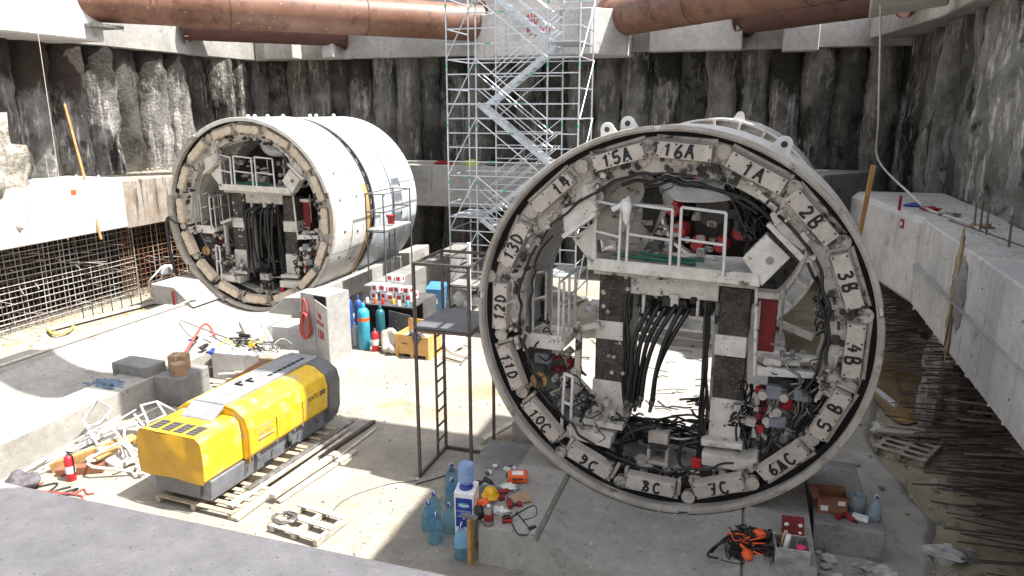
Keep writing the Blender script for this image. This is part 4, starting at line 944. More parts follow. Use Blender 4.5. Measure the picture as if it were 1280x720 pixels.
# ================================================================== LEFT SHIELD: same machine, whole shell
LX, LY = -15.74, 20.02
left = dup(shield, (LX, LY, 0), 0.0, 'complete white cylindrical tunnelling shield standing on the left with an open machinery end',
           skip=('large_hose', 'hose', 'round_cover', 'bulkhead_plate', 'painted_number', 'outer_skin', 'rim_flange', 'lip_segment', 'lifting_lug', 'blue_cap', 'cross_rail', 'white_rag', 'loose_plank', 'rear_flange'))
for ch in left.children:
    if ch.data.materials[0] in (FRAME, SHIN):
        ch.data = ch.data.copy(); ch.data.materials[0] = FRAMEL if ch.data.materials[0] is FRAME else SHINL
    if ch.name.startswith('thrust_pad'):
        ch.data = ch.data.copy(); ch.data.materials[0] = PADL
        if 'label' in ch: del ch['label']
        for g in ch.children:
            if g.name.startswith('pad_holder'): pass
def LB(name, mb, m, bevel=0, parent=None): return mb.build(name, m, parent or left, bevel=bevel)
mb = MB(); mb.sector(C0, .0, 2.42, RR-.06, RR, n=144); LB('rear_shell', mb, WHITE)
mb = MB(); mb.sector(C0, 2.80, 6.2, RR-.09, RR-.03, n=144); mb.sector(C0, 6.1, 6.2, .5, RR-.1, n=64); LB('front_shell', mb, WHITEB)
mb = MB(); mb.sector(C0, 2.40, 2.85, RR-.35, RR-.13, n=144); LB('joint_groove', mb, BLACKM)
mb = MB(); mb.sector(C0, 2.35, 2.43, RR-.1, RR+.012, n=144); LB('joint_lip', mb, SOOT)
mb = MB(); mb.sector(C0, 2.08, 2.345, RR+.001, RR+.006, D(72), D(175), n=60); LB('ochre_band', mb, OCHRE)
for a in range(0, 360, 9):
    an = D(a+3); mb = MB(); mb.box((math.sin(an)*(RR-.1), 2.6, CZ+math.cos(an)*(RR-.1)), (.2, .12, .08), 0, 0, Matrix.Rotation(an, 3, 'Y')); LB('joint_cylinder', mb, STEEL, bevel=.01)
for a0, a1, dr in ((-1.15, -.62, .03), (-.6, 1.28, .0), (1.34, 1.9, .01), (1.95, 3.5, 0), (3.55, 4.1, .03), (4.13, 4.9, .06)):
    mb = MB(); mb.sector(C0, -.06, .05, RR-.12, RR+.005+dr, a0, a1, n=50); LB('lip_segment', mb, RIM if dr or a0 > 1.9 else WHITE, bevel=.01)
for y in (.6, 1.5, 3.6, 4.8):
    for a in (62, 80, 98, 116, 20):
        an = D(a+rnd(-3, 3)); c = Vector((math.sin(an)*(RR-(.03 if y > 2.5 else 0)), y+rnd(-.1, .1), CZ+math.cos(an)*(RR-(.03 if y > 2.5 else 0)))); n = Vector((math.sin(an), 0, math.cos(an)))
        mb = MB(); mb.tube([c-n*.01, c+n*.012], .05, 12); LB('port_plug', mb, SOOT if rnd(0, 1) < .5 else STEEL)
for y in (.4, 1.0, 1.7, 2.2, 3.6, 4.4, 5.6):
    mb = MB(); mb.lathe([(.07, 0), (.07, .05), (.03, .09)], (rnd(-.3, .3), y, CZ+RR-.01), 12); LB('top_plug', mb, WHITE)
for y, r_ in ((1.18, RR+.002), (4.55, RR-.028), (5.4, RR-.028)):
    mb = MB(); mb.sector(C0, y, y+.018, r_-.01, r_, n=144); LB('weld_seam', mb, STEEL)
for a in (35, 110, 150):
    mb = MB(); mb.sector(C0, .08, 2.3, RR-.01, RR+.0025, D(a), D(a)+.006, n=2); LB('weld_seam', mb, STEEL)
# extra equipment only the left machine shows: dark core, hoses hanging outside
mb = MB(); mb.sector(C0, 2.3, 2.39, .05, 2.86, n=60); LB('dark_bulkhead', mb, SOOT)
mb = MB(); mb.sector(C0, 1.7, 2.29, 2.48, 2.54, n=90); LB('inner_skin', mb, SHINL)
mb = MB()
for k in range(50): mb.box((rnd(-1.6, 1.8), rnd(1.4, 2.1), rnd(2.3, 5.2)), (rnd(.1, .5), .2, rnd(.1, .5)))
mb.each('machine_block', SOOT, left)
mb = MB(); mb.b2((.35, 1.6, 4.6), (1.6, 2.1, 5.5)); LB('control_cabinet', mb, SHIN, bevel=.03)
mb = MB(); mb.b2((1.0, 1.53, 4.95), (1.1, 1.6, 5.25)); mb.b2((1.18, 1.53, 4.95), (1.28, 1.6, 5.25)); LB('red_cover', mb, REDP)
for k in range(7):
    x = (-.42, -.28, -.12, .18, .33, .42, .62)[k]; mb = MB(); mb.tube(spline([(x*.6+.1, .7, 3.75), (x, .42, 3.6), (x-.08+rnd(-.05, .05), .45, 2.6), (x+rnd(-.18, .18), .5, rnd(1.3, 2.1))], 7), .045, 8); LB('large_hose', mb, BLACK)
mb = MB(); mb.tube(spline([(-2.9, -.1, 3.2), (-3.25, -.15, 3.35), (-3.3, -.2, 2.6), (-3.2, -.1, 1.4), (-3.05, .1, .5)], 7), .055, 8); LB('hanging_hose', mb, BLACK)
# ================================================================== SCAFFOLD STAIR TOWER
sx = [-10.3, -9.21, -6.64, -5.55]; sy0, sy1 = 24.3, 26.4
sct = thing('scaffold_tower', 'tall galvanised scaffold stair tower standing in front of the back wall', 'scaffold', (-7.9, 25.3, 0))
def S(name, mb, m=GALV, parent=None): return mb.build(name, m, parent or sct, world=True)
for x in sx:
    for y in (sy0, sy1):
        mb = MB(); mb.tube([(x, y, 0), (x, y, 12.6)], .030, 8); po = S('standard', mb)
        for z in (2.4, 4.4, 6.4, 8.4, 10.4): mb = MB(); mb.tube([(x, y, z), (x, y, z+.12)], .036, 8); S('green_band', mb, GREEN, po)
        mb = MB()
        mb.box((x, y, .02), (.15, .15, .01)); S('base_plate', mb, GALV, po)
for i in range(24):
    z = .7+i*.5
    mb = MB(); mb.tube([(sx[0], sy0, z), (sx[3], sy0, z)], .024, 6); lo = S('ledger', mb)
    if i % 2: mb = MB(); xx = rnd(-9, -6.8); mb.tube([(xx, sy0, z), (xx+.18, sy0, z)], .03, 8); S('green_band', mb, GREEN, lo)
    mb = MB(); mb.tube([(sx[1] if i % 4 else sx[0], sy1, z), (sx[2] if i % 4 else sx[3], sy1, z)], .022, 6); S('ledger', mb)
    if i % 2 == 0:
        for x in (sx[0], sx[3]): mb = MB(); mb.tube([(x, sy0, z), (x, sy1, z)], .024, 6); S('transom', mb)
lv = [1.2, 3.2, 5.2, 7.2, 9.2, 11.2]
for i, z in enumerate(lv):
    right = i % 2 == 0
    xa, xb = (sx[2], sx[3]) if right else (sx[0], sx[1])
    dk = None
    if i == 5: continue
    for k in range(3):
        mb = MB(); mb.b2((xa, sy0+.05+k*.68, z-.03), (xb, sy0+.05+k*.68+.62, z+.03)); dk = S('platform_deck', mb)
    if i < 5:
        a, b = (sx[2], sx[1]) if right else (sx[1], sx[2])
        for yy in (sy0+.15 if right else sy1-.9, ):
            A_, B_ = Vector((a, yy, z)), Vector((b, yy, lv[i+1]))
            fl = None
            for dy in (0, .62):
                mb = MB(); mb.beam(A_+Vector((0, dy, 0)), B_+Vector((0, dy, 0)), .04, .17); o = S('stringer', mb, GALV, fl); fl = fl or o
            for k in range(9):
                q = A_.lerp(B_, (k+.5)/9)+Vector((0, .31, .02)); mb = MB(); mb.box(q, (.22, .6, .025)); S('step', mb, GALV, fl)
            for dy in (0, .62):
                for hh in (.5, 1.0): mb = MB(); mb.tube([A_+Vector((0, dy, hh)), B_+Vector((0, dy, hh))], .018, 6); S('handrail', mb, GALV, fl)
for i in range(6):
    z = .7+i*2.0
    mb = MB(); mb.tube([(sx[1], sy0-.05, z+2), (sx[2], sy0-.05, z)], .022, 6); S('diagonal_brace', mb)
    mb = MB(); mb.tube([(sx[0], sy0-.04, z), (sx[1], sy0-.04, z+2)], .022, 6); S('diagonal_brace', mb)
    mb = MB(); mb.tube([(sx[3]+.04, sy0, z), (sx[3]+.04, sy1, z+2)], .022, 6); S('diagonal_brace', mb)
    mb = MB(); mb.tube([(sx[1], sy1+.04, z), (sx[2], sy1+.04, z+2)], .018, 6); S('diagonal_brace', mb)

# ================================================================== BLACK ACCESS TOWER
def frame_tower(label, x0, x1, y0, y1, zd, zt, r, m, deckm, rails=(.55,), ladder=True, mid=True):
    t = thing('access_tower', label, 'access tower', ((x0+x1)/2, (y0+y1)/2, 0))
    def T(name, a, b, rr=r, parent=None):
        mb = MB(); mb.beam(a, b, rr*2, rr*2); return mb.build(name, m, parent or t, world=True)
    for x in (x0, x1):
        for y in (y0, y1): T('leg', (x, y, 0), (x, y, zt))
    for z in [zt, zd-.06]+[zd+(zt-zd)*f for f in rails]:
        T('rail', (x0, y0, z), (x1, y0, z)); T('rail', (x0, y1, z), (x1, y1, z)); T('rail', (x1, y0, z), (x1, y1, z)); T('rail', (x0, y0, z), (x0, y1, z))
    T('base_rail', (x0, y0, .04), (x0, y1, .04)); T('base_rail', (x0, y1, .04), (x1, y1, .04))
    mb = MB(); mb.b2((x0-.02, y0-.02, zd-.02), (x1+.02, y1+.02, zd+.02)); mb.build('platform_plate', deckm, t, world=True)
    if ladder:
        ya, yb = y1-.42, y1
        a = T('ladder_rail', (x0, ya, .05), (x0, ya, zd-.06), r*.8)
        for k in range(8): T('rung', (x0, ya, .35+k*(zd-.5)/8), (x0, yb, .35+k*(zd-.5)/8), r*.6, a)
    return t
frame_tower('tall black steel access tower with ladder between the compressor and the numbered ring', -5.68, -4.60, 11.65, 12.95, 3.08, 4.28, .026, DARKST, GREYD, rails=())
frame_tower('thin grey steel access platform against the right side of the left shield', -12.0, -11.35, 21.2, 23.2, 3.1, 4.3, .02, GREYD, SILVER, rails=(.5,), ladder=True)
mb = MB(); mb.lathe([(.11, 0), (.14, .28), (.145, .28), (.145, .3), (.12, .3)], (-11.6, 22.2, 3.18), 16); o = recenter(mb.build('paint_bucket', REDM)); tag(o, 'small red paint bucket on the grey access platform', 'bucket')
frame_tower('low dark steel railing frame beside the dark cartons table', -9.9, -8.6, 23.2, 26.0, .9, 1.9, .022, DARKST, CONCG, rails=(.5,), ladder=False)

# ================================================================== YELLOW COMPRESSOR
comp = thing('compressor', 'large yellow and grey portable air compressor standing on timbers in the sun', 'compressor', (-9.28, 11.25, 0), D(-3))
def sect(prof, y0, y1, name, m, parent=comp, bevel=.03, dy0=0, label=None):
    pts = [(x, z) for x, z in prof]; pts = pts+[(-x, z) for x, z in pts[::-1]]
    mb = MB(); mb.prism([(x, y0+(dy0*(z-.5) if z > .5 else 0), z) for x, z in pts], (0, y1-y0, 0)); return mb.build(name, m, parent, bevel=bevel, seg=3, label=label)
sect([(.68, .60), (.72, .66), (.73, 1.15), (.70, 1.38), (.60, 1.47)], -2.0, -1.02, 'front_cowl', YEL, bevel=.015)
hd = sect([(.76, .60), (.83, .68), (.86, 1.18), (.80, 1.42), (.56, 1.58), (.30, 1.62)], -1.0, 1.52, 'side_hood', YEL, bevel=.03)
sect([(.74, .30), (.83, .56), (.86, 1.18), (.80, 1.42), (.56, 1.585), (.3, 1.625)], 1.535, 2.0, 'rear_cowl', GREYD, bevel=.05)
sect([(.68, .2), (.74, .595)], -1.86, 1.9, 'base_frame', GREYB, bevel=.01)
sect([(.50, .26), (.54, .58)], -1.93, -1.861, 'front_crossmember', GREYD, bevel=.01)
mb = MB(); mb.prism([(-.36, -1.35, 1.49), (.36, -1.35, 1.49), (.36, -1.0, 1.66), (-.36, -1.0, 1.66)], (0, 0, -.08)); mb.b2((-.36, -1.0, 1.60), (.36, 1.9, 1.675)); rp = mb.build('roof_panel', GREYP, comp, bevel=.01)
mb = MB()
for k in range(8):
    mb = MB(); mb.b2((.12, .5+k*.15, 1.676), (.2, .61+k*.15, 1.682)); mb.build('vent_slot', BLACKM, rp)
for xx, yy in ((-.05, -.15), (.02, .08)): mb = MB(); mb.b2((xx-.09, yy, 1.676), (xx+.09, yy+.04, 1.70)); mb.b2((xx-.09, yy, 1.676), (xx-.05, yy+.16, 1.70)); mb.build('lifting_eye', BLACKM, rp)
for k in range(4):
    mb = MB(); x = -.42+k*.28; mb.b2((x-.105, -1.93, 1.472), (x+.105, -1.58, 1.478)); g = mb.build('grille', SCREEN, comp)
    for j in range(4): mb = MB(); mb.b2((x-.1, -1.9+j*.085, 1.478), (x+.1, -1.875+j*.085, 1.486)); mb.build('slat', GREYD, g)
# loose cover sheet over the front end
mb = MB(); vs = []; fs = []; nx_, nz_ = 24, 18
for j in range(nz_+1):
    for i in range(nx_+1):
        u_, v_ = i/nx_, j/nz_; x = -.735+1.47*u_; z = .61+.85*v_; x *= 1-.10*max(0, v_-.85)/.15
        vs.append((x, -2.03-.018*math.sin(u_*9+v_*4)-.014*nz3(x*3, z*3, 1)-.03*math.sin(u_*PI)*math.sin(v_*PI), z+.012*math.sin(u_*14)*(v_ > .95)))
for j in range(nz_):
    for i in range(nx_): a = j*(nx_+1)+i; fs.append((a, a+1, a+nx_+2, a+nx_+1))
mb.add(vs, fs, 0, True); mb.build('cover_sheet', YELC, comp)
mb = MB(); 
prof = [(.77, .5), (.845, .58), (.872, 1.18), (.81, 1.44), (.57, 1.6), (.33, 1.64)]
mb.tube([(x, -.99, z) for x, z in prof], .017, 8); mb.build('edge_seal', mat('seal_amber', (.65, .28, .01), None, 3, .5), comp)
for yy in (-.7, .25, 1.2):
    mb = MB(); mb.box((.79, yy, .52), (.03, .1, .16)); mb.box((.81, yy, .49), (.03, .05, .08)); mb.build('latch', GREYD, comp, bevel=.005)
mb = MB(); mb.box((.74, -.3+.55, .36), (.02, .18, .12)); mb.build('tow_handle', BLACKM, comp)
mb = MB(); mb.b2((-.70, -1.83, .22), (-.60, -1.79, .3)); mb.build('tail_reflector', REDP, comp)
def label_text(body, size, loc, rot, m, parent, name='lettering', bold=0):
    cu = bpy.data.curves.new(name, 'FONT'); cu.body = body; cu.size = size; cu.extrude = .001; cu.align_x = 'CENTER'; cu.align_y = 'CENTER'; cu.offset = bold
    o = bpy.data.objects.new(name+'_curve', cu); COL.objects.link(o)
    me = bpy.data.meshes.new_from_object(o.evaluated_get(bpy.context.evaluated_depsgraph_get())); COL.objects.unlink(o); bpy.data.objects.remove(o)
    me.materials.clear(); me.materials.append(m); r = bpy.data.objects.new(name, me); COL.objects.link(r); r.parent = parent; r.location = loc; r.rotation_euler = rot; return r
label_text('XATS', .14, (.862, .98, 1.11), (PI/2, 0, PI/2), SCREEN, comp); label_text('350', .14, (.862, 1.31, 1.11), (PI/2, 0, PI/2), SCREEN, comp, bold=.006)
mb = MB()
fa = mat('faded_print', (.42, .33, .22), None, 3, .6)
for k, zz in enumerate((1.14, .92)): mb = MB(); mb.b2((.85, -.72, zz-.014), (.862, -.28, zz+.014)); mb.build('stripe', fa, comp)
label_text('Atlas Copco', .085, (.864, -.5, 1.03), (PI/2, 0, PI/2), fa, comp)
for yy in (-.2, .62):
    mb = MB(); mb.prism([(.8655, yy, .72), (.8655, yy+.008, .72), (.872, yy+.008, 1.17), (.872, yy, 1.17)], (.0, 0, 0.002)); mb.b2((.862, yy, .70), (.8665, yy+.01, 1.16)); mb.build('panel_gap', BLACKM, comp)
for yy in (-.95, -.25, .3, .57, 1.0): mb = MB(); mb.b2((.84, yy, .62), (.868, yy+.05, .68)); mb.build('hinge', GREYD, comp, bevel=.004)
for k in range(2): mb = MB(); mb.b2((.735, -.5+k*.8, .22), (.742, -.25+k*.8, .3)); mb.build('fork_pocket', BLACKM, comp)
# timbers and pallets below
def plank(label, a, b, w, h, m=WOODW, group=None, cat='timber', name='timber_beam'):
    mb = MB(); a, b = Vector(a), Vector(b); mid = (a+b)/2; mb.beam(a, b, w, h); o = mb.build(name, m, None, bevel=.006); recenter(o); return tag(o, label, cat, group)
def pallet(label, loc, rz, w=1.0, l=1.2, n=6, group=None, m=WOOD, z=0, blocks=True):
    t = thing('wooden_pallet', label, 'pallet', (loc[0], loc[1], z), rz, group)
    for k in range(n):
        mb = MB(); mb.box((0, -l/2+.05+k*(l-.1)/(n-1), .13), (w, .1 if n > 4 else .13, .022)); mb.build('board', m, t, bevel=.003)
    for x in (-w/2+.05, 0, w/2-.05):
        mb = MB(); mb.box((x, 0, .065), (.09, l, .1)); mb.build('runner', m, t, bevel=.003)
    return t
pallet('weathered pallet under the near end of the yellow compressor', (-9.0, 9.75), D(-3), 1.75, 1.0, 5)
pallet('weathered pallet under the far end of the yellow compressor', (-9.1, 12.3), D(-3), 1.7, 1.2, 5)
for k in range(5):
    y = 10.5+k*.32; mb = MB(); mb.box((-9.2, y, .09), (1.75, .12, .18)); o = recenter(mb.build('timber_sleeper', WOOD, bevel=.005)); tag(o, 'short timber sleeper crosswise under the yellow compressor', 'timber', 'sleepers under the compressor')
plank('long grey steel section lying along the right side of the compressor', (-8.35, 9.9, .2), (-8.05, 13.2, .2), .1, .06, STEEL, cat='steel bar', name='steel_section')
plank('long pale plank beside the compressor nearest to its skirt', (-8.35, 9.4, .14), (-8.05, 12.9, .14), .14, .06)
plank('long weathered plank second from the compressor', (-8.10, 9.2, .05), (-7.92, 12.9, .05), .16, .06)
plank('dark steel channel lying beside the far end of the compressor', (-7.95, 11.6, .05), (-7.75, 13.6, .05), .09, .07, DARKST, cat='steel bar', name='steel_channel')
plank('thick pale plank on top of others at the near end of the timber row', (-7.82, 9.9, .16), (-7.62, 11.8, .14), .15, .08)
plank('outermost pale plank on the floor right of the compressor', (-7.75, 9.95, .04), (-7.42, 12.2, .04), .13, .05)
plank('thin cracked board lying farthest right of the compressor', (-7.62, 11.7, .03), (-7.55, 13.3, .03), .06, .04)
pallet('pale open pallet lying on the sunlit floor near the front beam', (-6.75, 9.45), D(-8), 1.05, .8, 3, m=WOODW)
def coil(label, c, r, n, rad, m, name='hose_coil', cat='coil', tilt=None, sq=1.0, jit=.03, pts_per=14, group=None):
    pts = []; 
    for i in range(n*pts_per+1):
        a = 2*PI*i/pts_per; rr_ = r*(1+.12*math.sin(i*.37)); pts.append(Vector((rr_*math.cos(a)+rnd(-jit, jit), rr_*sq*math.sin(a)+rnd(-jit, jit), rad+rad*1.3*(i/pts_per)*.6)))
    if tilt is not None: pts = [tilt @ p for p in pts]
    mb = MB(); mb.tube([p+Vector(c) for p in pts], rad, 7); o = recenter(mb.build(name, m)); return tag(o, label, cat, group)
coil('loose coil of grey cable lying across the pale open pallet', (-7.15, 9.35, .14), .22, 5, .014, STEEL, sq=.7)

# ================================================================== LEFT HEAP OF WHITE RAILINGS
def tubing(name, label, cat, paths, r, m, group=None, rzsub='rail'):
    P0 = Vector(paths[0][0]); t = thing(name, label, cat, (P0.x, P0.y, 0), 0, group)
    for k, p in enumerate(paths): mb = MB(); mb.tube([Vector(q) for q in p], r, 8); mb.build(rzsub, m, t, world=True)
    return t
W = lambda px, py, z: G(px, py, z)
tubing('tube_frame', 'white bent tube frame standing on top of the railing heap', 'railing', [[W(102, 527, .55), W(123, 499, .9), W(140, 511, .9), W(125, 530, .6), W(106, 533, .5)], [W(104, 525, .55), W(122, 556, .3)], [W(108, 536, .5), W(136, 522, .6)]], .028, WHITE)
tubing('tube_frame', 'long white railing with curved end lying on the wooden boards', 'railing', [[W(132, 523, .6), W(160, 560, .45), W(172, 580, .3), W(178, 592, .1)], [W(160, 560, .45), W(150, 553, .5), W(113, 572, .35), W(110, 580, .3), W(116, 584, .25), W(165, 589, .1)], [W(150, 553, .5), W(158, 575, .2)], [W(145, 583, .2), W(162, 572, .3)]], .03, WHITE)
tubing('tube_frame', 'white U shaped tube frame left of the yellow cover sheet', 'railing', [[W(176, 507, .65), W(196, 502, .7), W(207, 519, .5), W(186, 528, .5), W(176, 507, .65)], [W(168, 518, .5), W(178, 531, .45)], [W(196, 502, .7), W(220, 514, .4)]], .026, WHITE)
tubing('tube_frame', 'white railing half hidden behind the compressor front', 'railing', [[W(155, 545, .4), W(156, 532, .5), W(172, 528, .5)], [W(155, 545, .4), W(165, 560, .35), W(176, 565, .3)], [W(168, 596, .05), W(181, 590, .05)], [W(170, 585, .1), W(178, 560, .3)]], .028, WHITE)
k = 0
for (a, b) in (((35, 585), (150, 520)), ((45, 583), (158, 527)), ((60, 578), (165, 530)), ((30, 590), (105, 545)), ((72, 570), (170, 512)), ((90, 560), (200, 508)), ((85, 572), (150, 545)), ((40, 592), (95, 560))):
    z0, z1 = rnd(.05, .12), rnd(.2, .42); mb = MB(); mb.tube([W(*a, z0), W(*b, z1)], rnd(.018, .03), 7); k += 1
    tag(recenter(mb.build('loose_tube', WHITE if k % 3 else SILVER)), 'long white tube lying in the railing heap against the cradle curb', 'tube', 'loose tubes in the railing heap')
plank('thick orange brown beam under the railing heap, tilted', W(63, 585, .1), W(168, 548, .3), .12, .2, ORW)
plank('brown board lying behind the red extinguisher', W(72, 590, .06), W(130, 583, .1), .2, .16, CARDR)
plank('sunlit tan board on top of the railing heap', W(118, 573, .3), W(168, 545, .4), .22, .05, CRATE)
plank('brown plank leaning behind the compressor roof', (-11.2, 12.0, .7), (-10.7, 13.6, 1.1), .3, .05, CARDR)
o = MB(); c = W(170, 545, 0); o.box((c.x, c.y, .17), (.5, .3, .3), .1); o = recenter(o.build('carton', CRATE, bevel=.006)); tag(o, 'tan carton with dark print between the railing heap and the compressor', 'carton')
mb = MB(); mb.b2((c.x-.16, c.y-.158, .17), (c.x+.1, c.y-.152, .2)); q = mb.build('print', SCREEN, o); q.data.transform(Matrix.Translation(-o.location))
mb = MB(); mb.lathe([(.04, 0), (.04, .003)], (c.x-.1, c.y-.156, .24), 10, axis='Y'); q = mb.build('print', ORW, o); q.data.transform(Matrix.Translation(-o.location))
def extinguisher(label, loc, s=1.0):
    t = thing('fire_extinguisher', label, 'fire extinguisher', loc)
    mb = MB(); mb.lathe([(.07*s, 0), (.085*s, .02), (.085*s, .42*s), (.07*s, .47*s), (.03*s, .5*s)], (0, 0, 0), 18); b = mb.build('cylinder', REDP, t)
    mb = MB(); mb.sector((0, 0, 0), 0, 0, 0, 0) if False else mb.lathe([(.0865*s, .16*s), (.0865*s, .3*s)], (0, 0, 0), 18); mb.build('label', PAPER, b)
    mb = MB(); mb.lathe([(.03*s, .5*s), (.03*s, .55*s)], (0, 0, 0), 10); mb.build('valve', STEEL, t)
    mb = MB(); mb.box((.03*s, 0, .57*s), (.16*s, .02, .02)); mb.build('handle', BLACK, t)
    mb = MB(); mb.tube(spline([(.02, 0, .53*s), (.1*s, 0, .5*s), (.11*s, 0, .3*s), (.1*s, 0, .15*s)], 4), .012, 6); mb.build('discharge_hose', BLACK, t); return t
extinguisher('red fire extinguisher standing in front of the railing heap', W(90, 600, 0), 1.05)
mb = MB(); c = W(135, 576, 0); mb.blob((c.x+.1, c.y, .1), (.5, .28, .2), 5, .5, 14); o = recenter(mb.build('crumpled_sack', SHEET)); tag(o, 'crumpled cream plastic sack under the white bent railing', 'sack')
c = W(18, 612, 0)
mb = MB(); mb.blob((c.x+.1, c.y+.1, .14), (.34, .24, .17), 9, .3, 12); o = recenter(mb.build('tool_bag', CLOTH)); tag(o, 'dark grey tool bag at the left edge behind the front beam', 'bag')
for k in range(4):
    pts = [(c.x+rnd(.3, 1.6), c.y+rnd(-.1, .4), .03) for _ in range(5)]; pts.sort(); mb = MB(); mb.tube(spline(pts, 6), .015, 6); tag(recenter(mb.build('loose_cable', BLACK if k % 2 else HOSER)), 'thin cable tangled on the floor beside the tool bag', 'cable', 'cables beside the tool bag')

# ================================================================== BLOCK WITH BOXES, TOOLS, BAGS
def carton(label, loc, d, rz, m=CARD, group=None, open_=False, tape=True):
    t = thing('cardboard_box', label, 'carton', loc, rz, group)
    mb = MB()
    if open_:
        w, l, h = d; th = .012
        mb.b2((-w/2, -l/2, 0), (w/2, l/2, th)); 
        for a, b in (((-w/2, -l/2), (w/2, -l/2+th)), ((-w/2, l/2-th), (w/2, l/2)), ((-w/2, -l/2+th), (-w/2+th, l/2-th)), ((w/2-th, -l/2+th), (w/2, l/2-th))): mb.b2((a[0], a[1], th), (b[0], b[1], h))
        mb.build('body', m, t)
        for k, (x, y, dx, dy) in enumerate(((0, -l/2-.05, w, .1), (0, l/2+.04, w, .09), (-w/2-.05, 0, .1, l))):
            f = MB(); f.box((x, y, h-.01), (dx, dy, .008), 0, 0, Matrix.Rotation(rnd(-.3, .3), 3, 'X')); f.build('flap', m, t)
    else:
        mb.box((0, 0, d[2]/2), d); mb.build('body', m, t, bevel=.008)
        if tape: f = MB(); f.b2((-.03, -d[1]/2-.002, d[2]*.5), (.03, d[1]/2+.002, d[2]+.002)); f.build('tape', mat('tape', (.5, .4, .28), None, 3, .4), t)
    return t
carton('brown cardboard box standing at the back of the small concrete block', (-13.1, 13.55, .72), (.42, .32, .4), .3)
carton('dented brown cardboard box leaning at the front of the small concrete block', (-12.85, 13.25, .72), (.36, .3, .3), -.5)
mb = MB(); c = W(135, 490, .5); mb.blob((c.x, c.y, .62), (.5, .22, .16), 12, .5, 14, fr=2.5); o = recenter(mb.build('blue_tarp', TARP)); tag(o, 'crumpled grey blue tarp on the cradle curb above the railing heap', 'tarp')
heap = [(W(243, 425, .8), 'blue and black power tool with a blue grip on the bright block'), (W(255, 432, .85), 'black angle grinder in the tool heap'), (W(265, 440, .8), 'dark blue drill in the tool heap'), (W(300, 425, .9), 'dark tool bundle on the stained block'), (W(305, 412, 1.0), 'black coiled strap at the top of the stained block')]
for k, (p, lb) in enumerate(heap):
    t = thing('power_tool', lb, 'tool', (p.x, p.y, .76), rnd(0, 3))
    mb = MB(); mb.lathe([(.04, -.16), (.06, -.12), (.06, .1), (.045, .16)], (0, 0, .06), 12, axis='X'); mb.build('motor_housing', (BLACK, BLACK, BLUEL, CLOTH, BLACK)[k], t)
    mb = MB(); mb.tube([(-.02, 0, .06), (-.06, .14, .05)], .03, 8); mb.build('grip', (BLUEL, GREYD, BLACK, BLUEL, BLACK)[k], t)
    mb = MB(); mb.tube([(.15, 0, .06), (.26, 0, .06)], .015, 8); mb.build('spindle', STEEL, t)
for k in range(9):
    c = Vector((-12.6+rnd(-.5, 1.2), 15.3+rnd(-.2, .3), .8)); pts = [c+Vector((rnd(-.35, .35), rnd(-.3, .3), rnd(.0, .22))) for _ in range(6)]
    mb = MB(); mb.tube(spline(pts, 5), rnd(.012, .022), 6); tag(recenter(mb.build('loose_cable', (BLACK, BLACK, YLIGHT, STEEL, BLACK)[k % 5])), 'cable tangled over the concrete blocks below the left shield', 'cable', 'cables over the blocks')
mb = MB(); mb.tube(spline([W(232, 440, .8), W(243, 422, 1.0), W(254, 406, 1.15), W(262, 408, 1.1), W(268, 420, .9)], 6), .035, 8); tag(recenter(mb.build('bent_pipe', HOSER)), 'bent salmon pink pipe propped over the tool heap', 'pipe')
for a, b, lb in ((W(225, 400, .5), W(290, 425, .9), 'thin steel rod lying from the cradle to the tool heap'), (W(262, 415, .8), W(300, 428, .85), 'second steel rod beside the pink pipe')):
    mb = MB(); mb.tube([a, b], .02, 6); tag(recenter(mb.build('steel_rod', STEEL)), lb, 'rod')
# white trough leaning
mb = MB(); a, b = W(318, 398, 1.0), W(345, 450, .1); mb.beam(a, b, .34, .03); mb.beam(a+Vector((-.17, 0, .05)), b+Vector((-.17, 0, .05)), .03, .12); mb.beam(a+Vector((.17, 0, .05)), b+Vector((.17, 0, .05)), .03, .12)
for k in range(1, 6): mb.box(a.lerp(b, k/6)+Vector((0, 0, .04)), (.32, .02, .1))
o = recenter(mb.build('plastic_trough', PLAST)); tag(o, 'white ribbed plastic trough leaning behind the compressor', 'trough')
mb = MB(); a, b = W(305, 402, 1.0), W(330, 452, .1); mb.beam(a, b, .3, .16); o = recenter(mb.build('leaning_board', WOODW)); tag(o, 'thick weathered board leaning left of the white trough', 'board')
mb = MB(); c = W(318, 452, .3); mb.lathe([(.13, 0), (.13, .05), (.1, .1), (.05, .13)], (c.x, c.y, .75), 14); o = recenter(mb.build('hard_hat', HELM)); tag(o, 'yellow hard hat lying just behind the compressor roof', 'hard hat')
for k in range(16):
    p = W(rnd(265, 330), rnd(458, 490), .05); p.z = rnd(.04, .3); mb = MB(); mb.box(p, (rnd(.4, .9), .1, .03), rnd(.1, .5)); tag(recenter(mb.build('scrap_board', WOODW)), 'short scrap board in the stack behind the compressor', 'board', 'scrap boards behind the compressor')
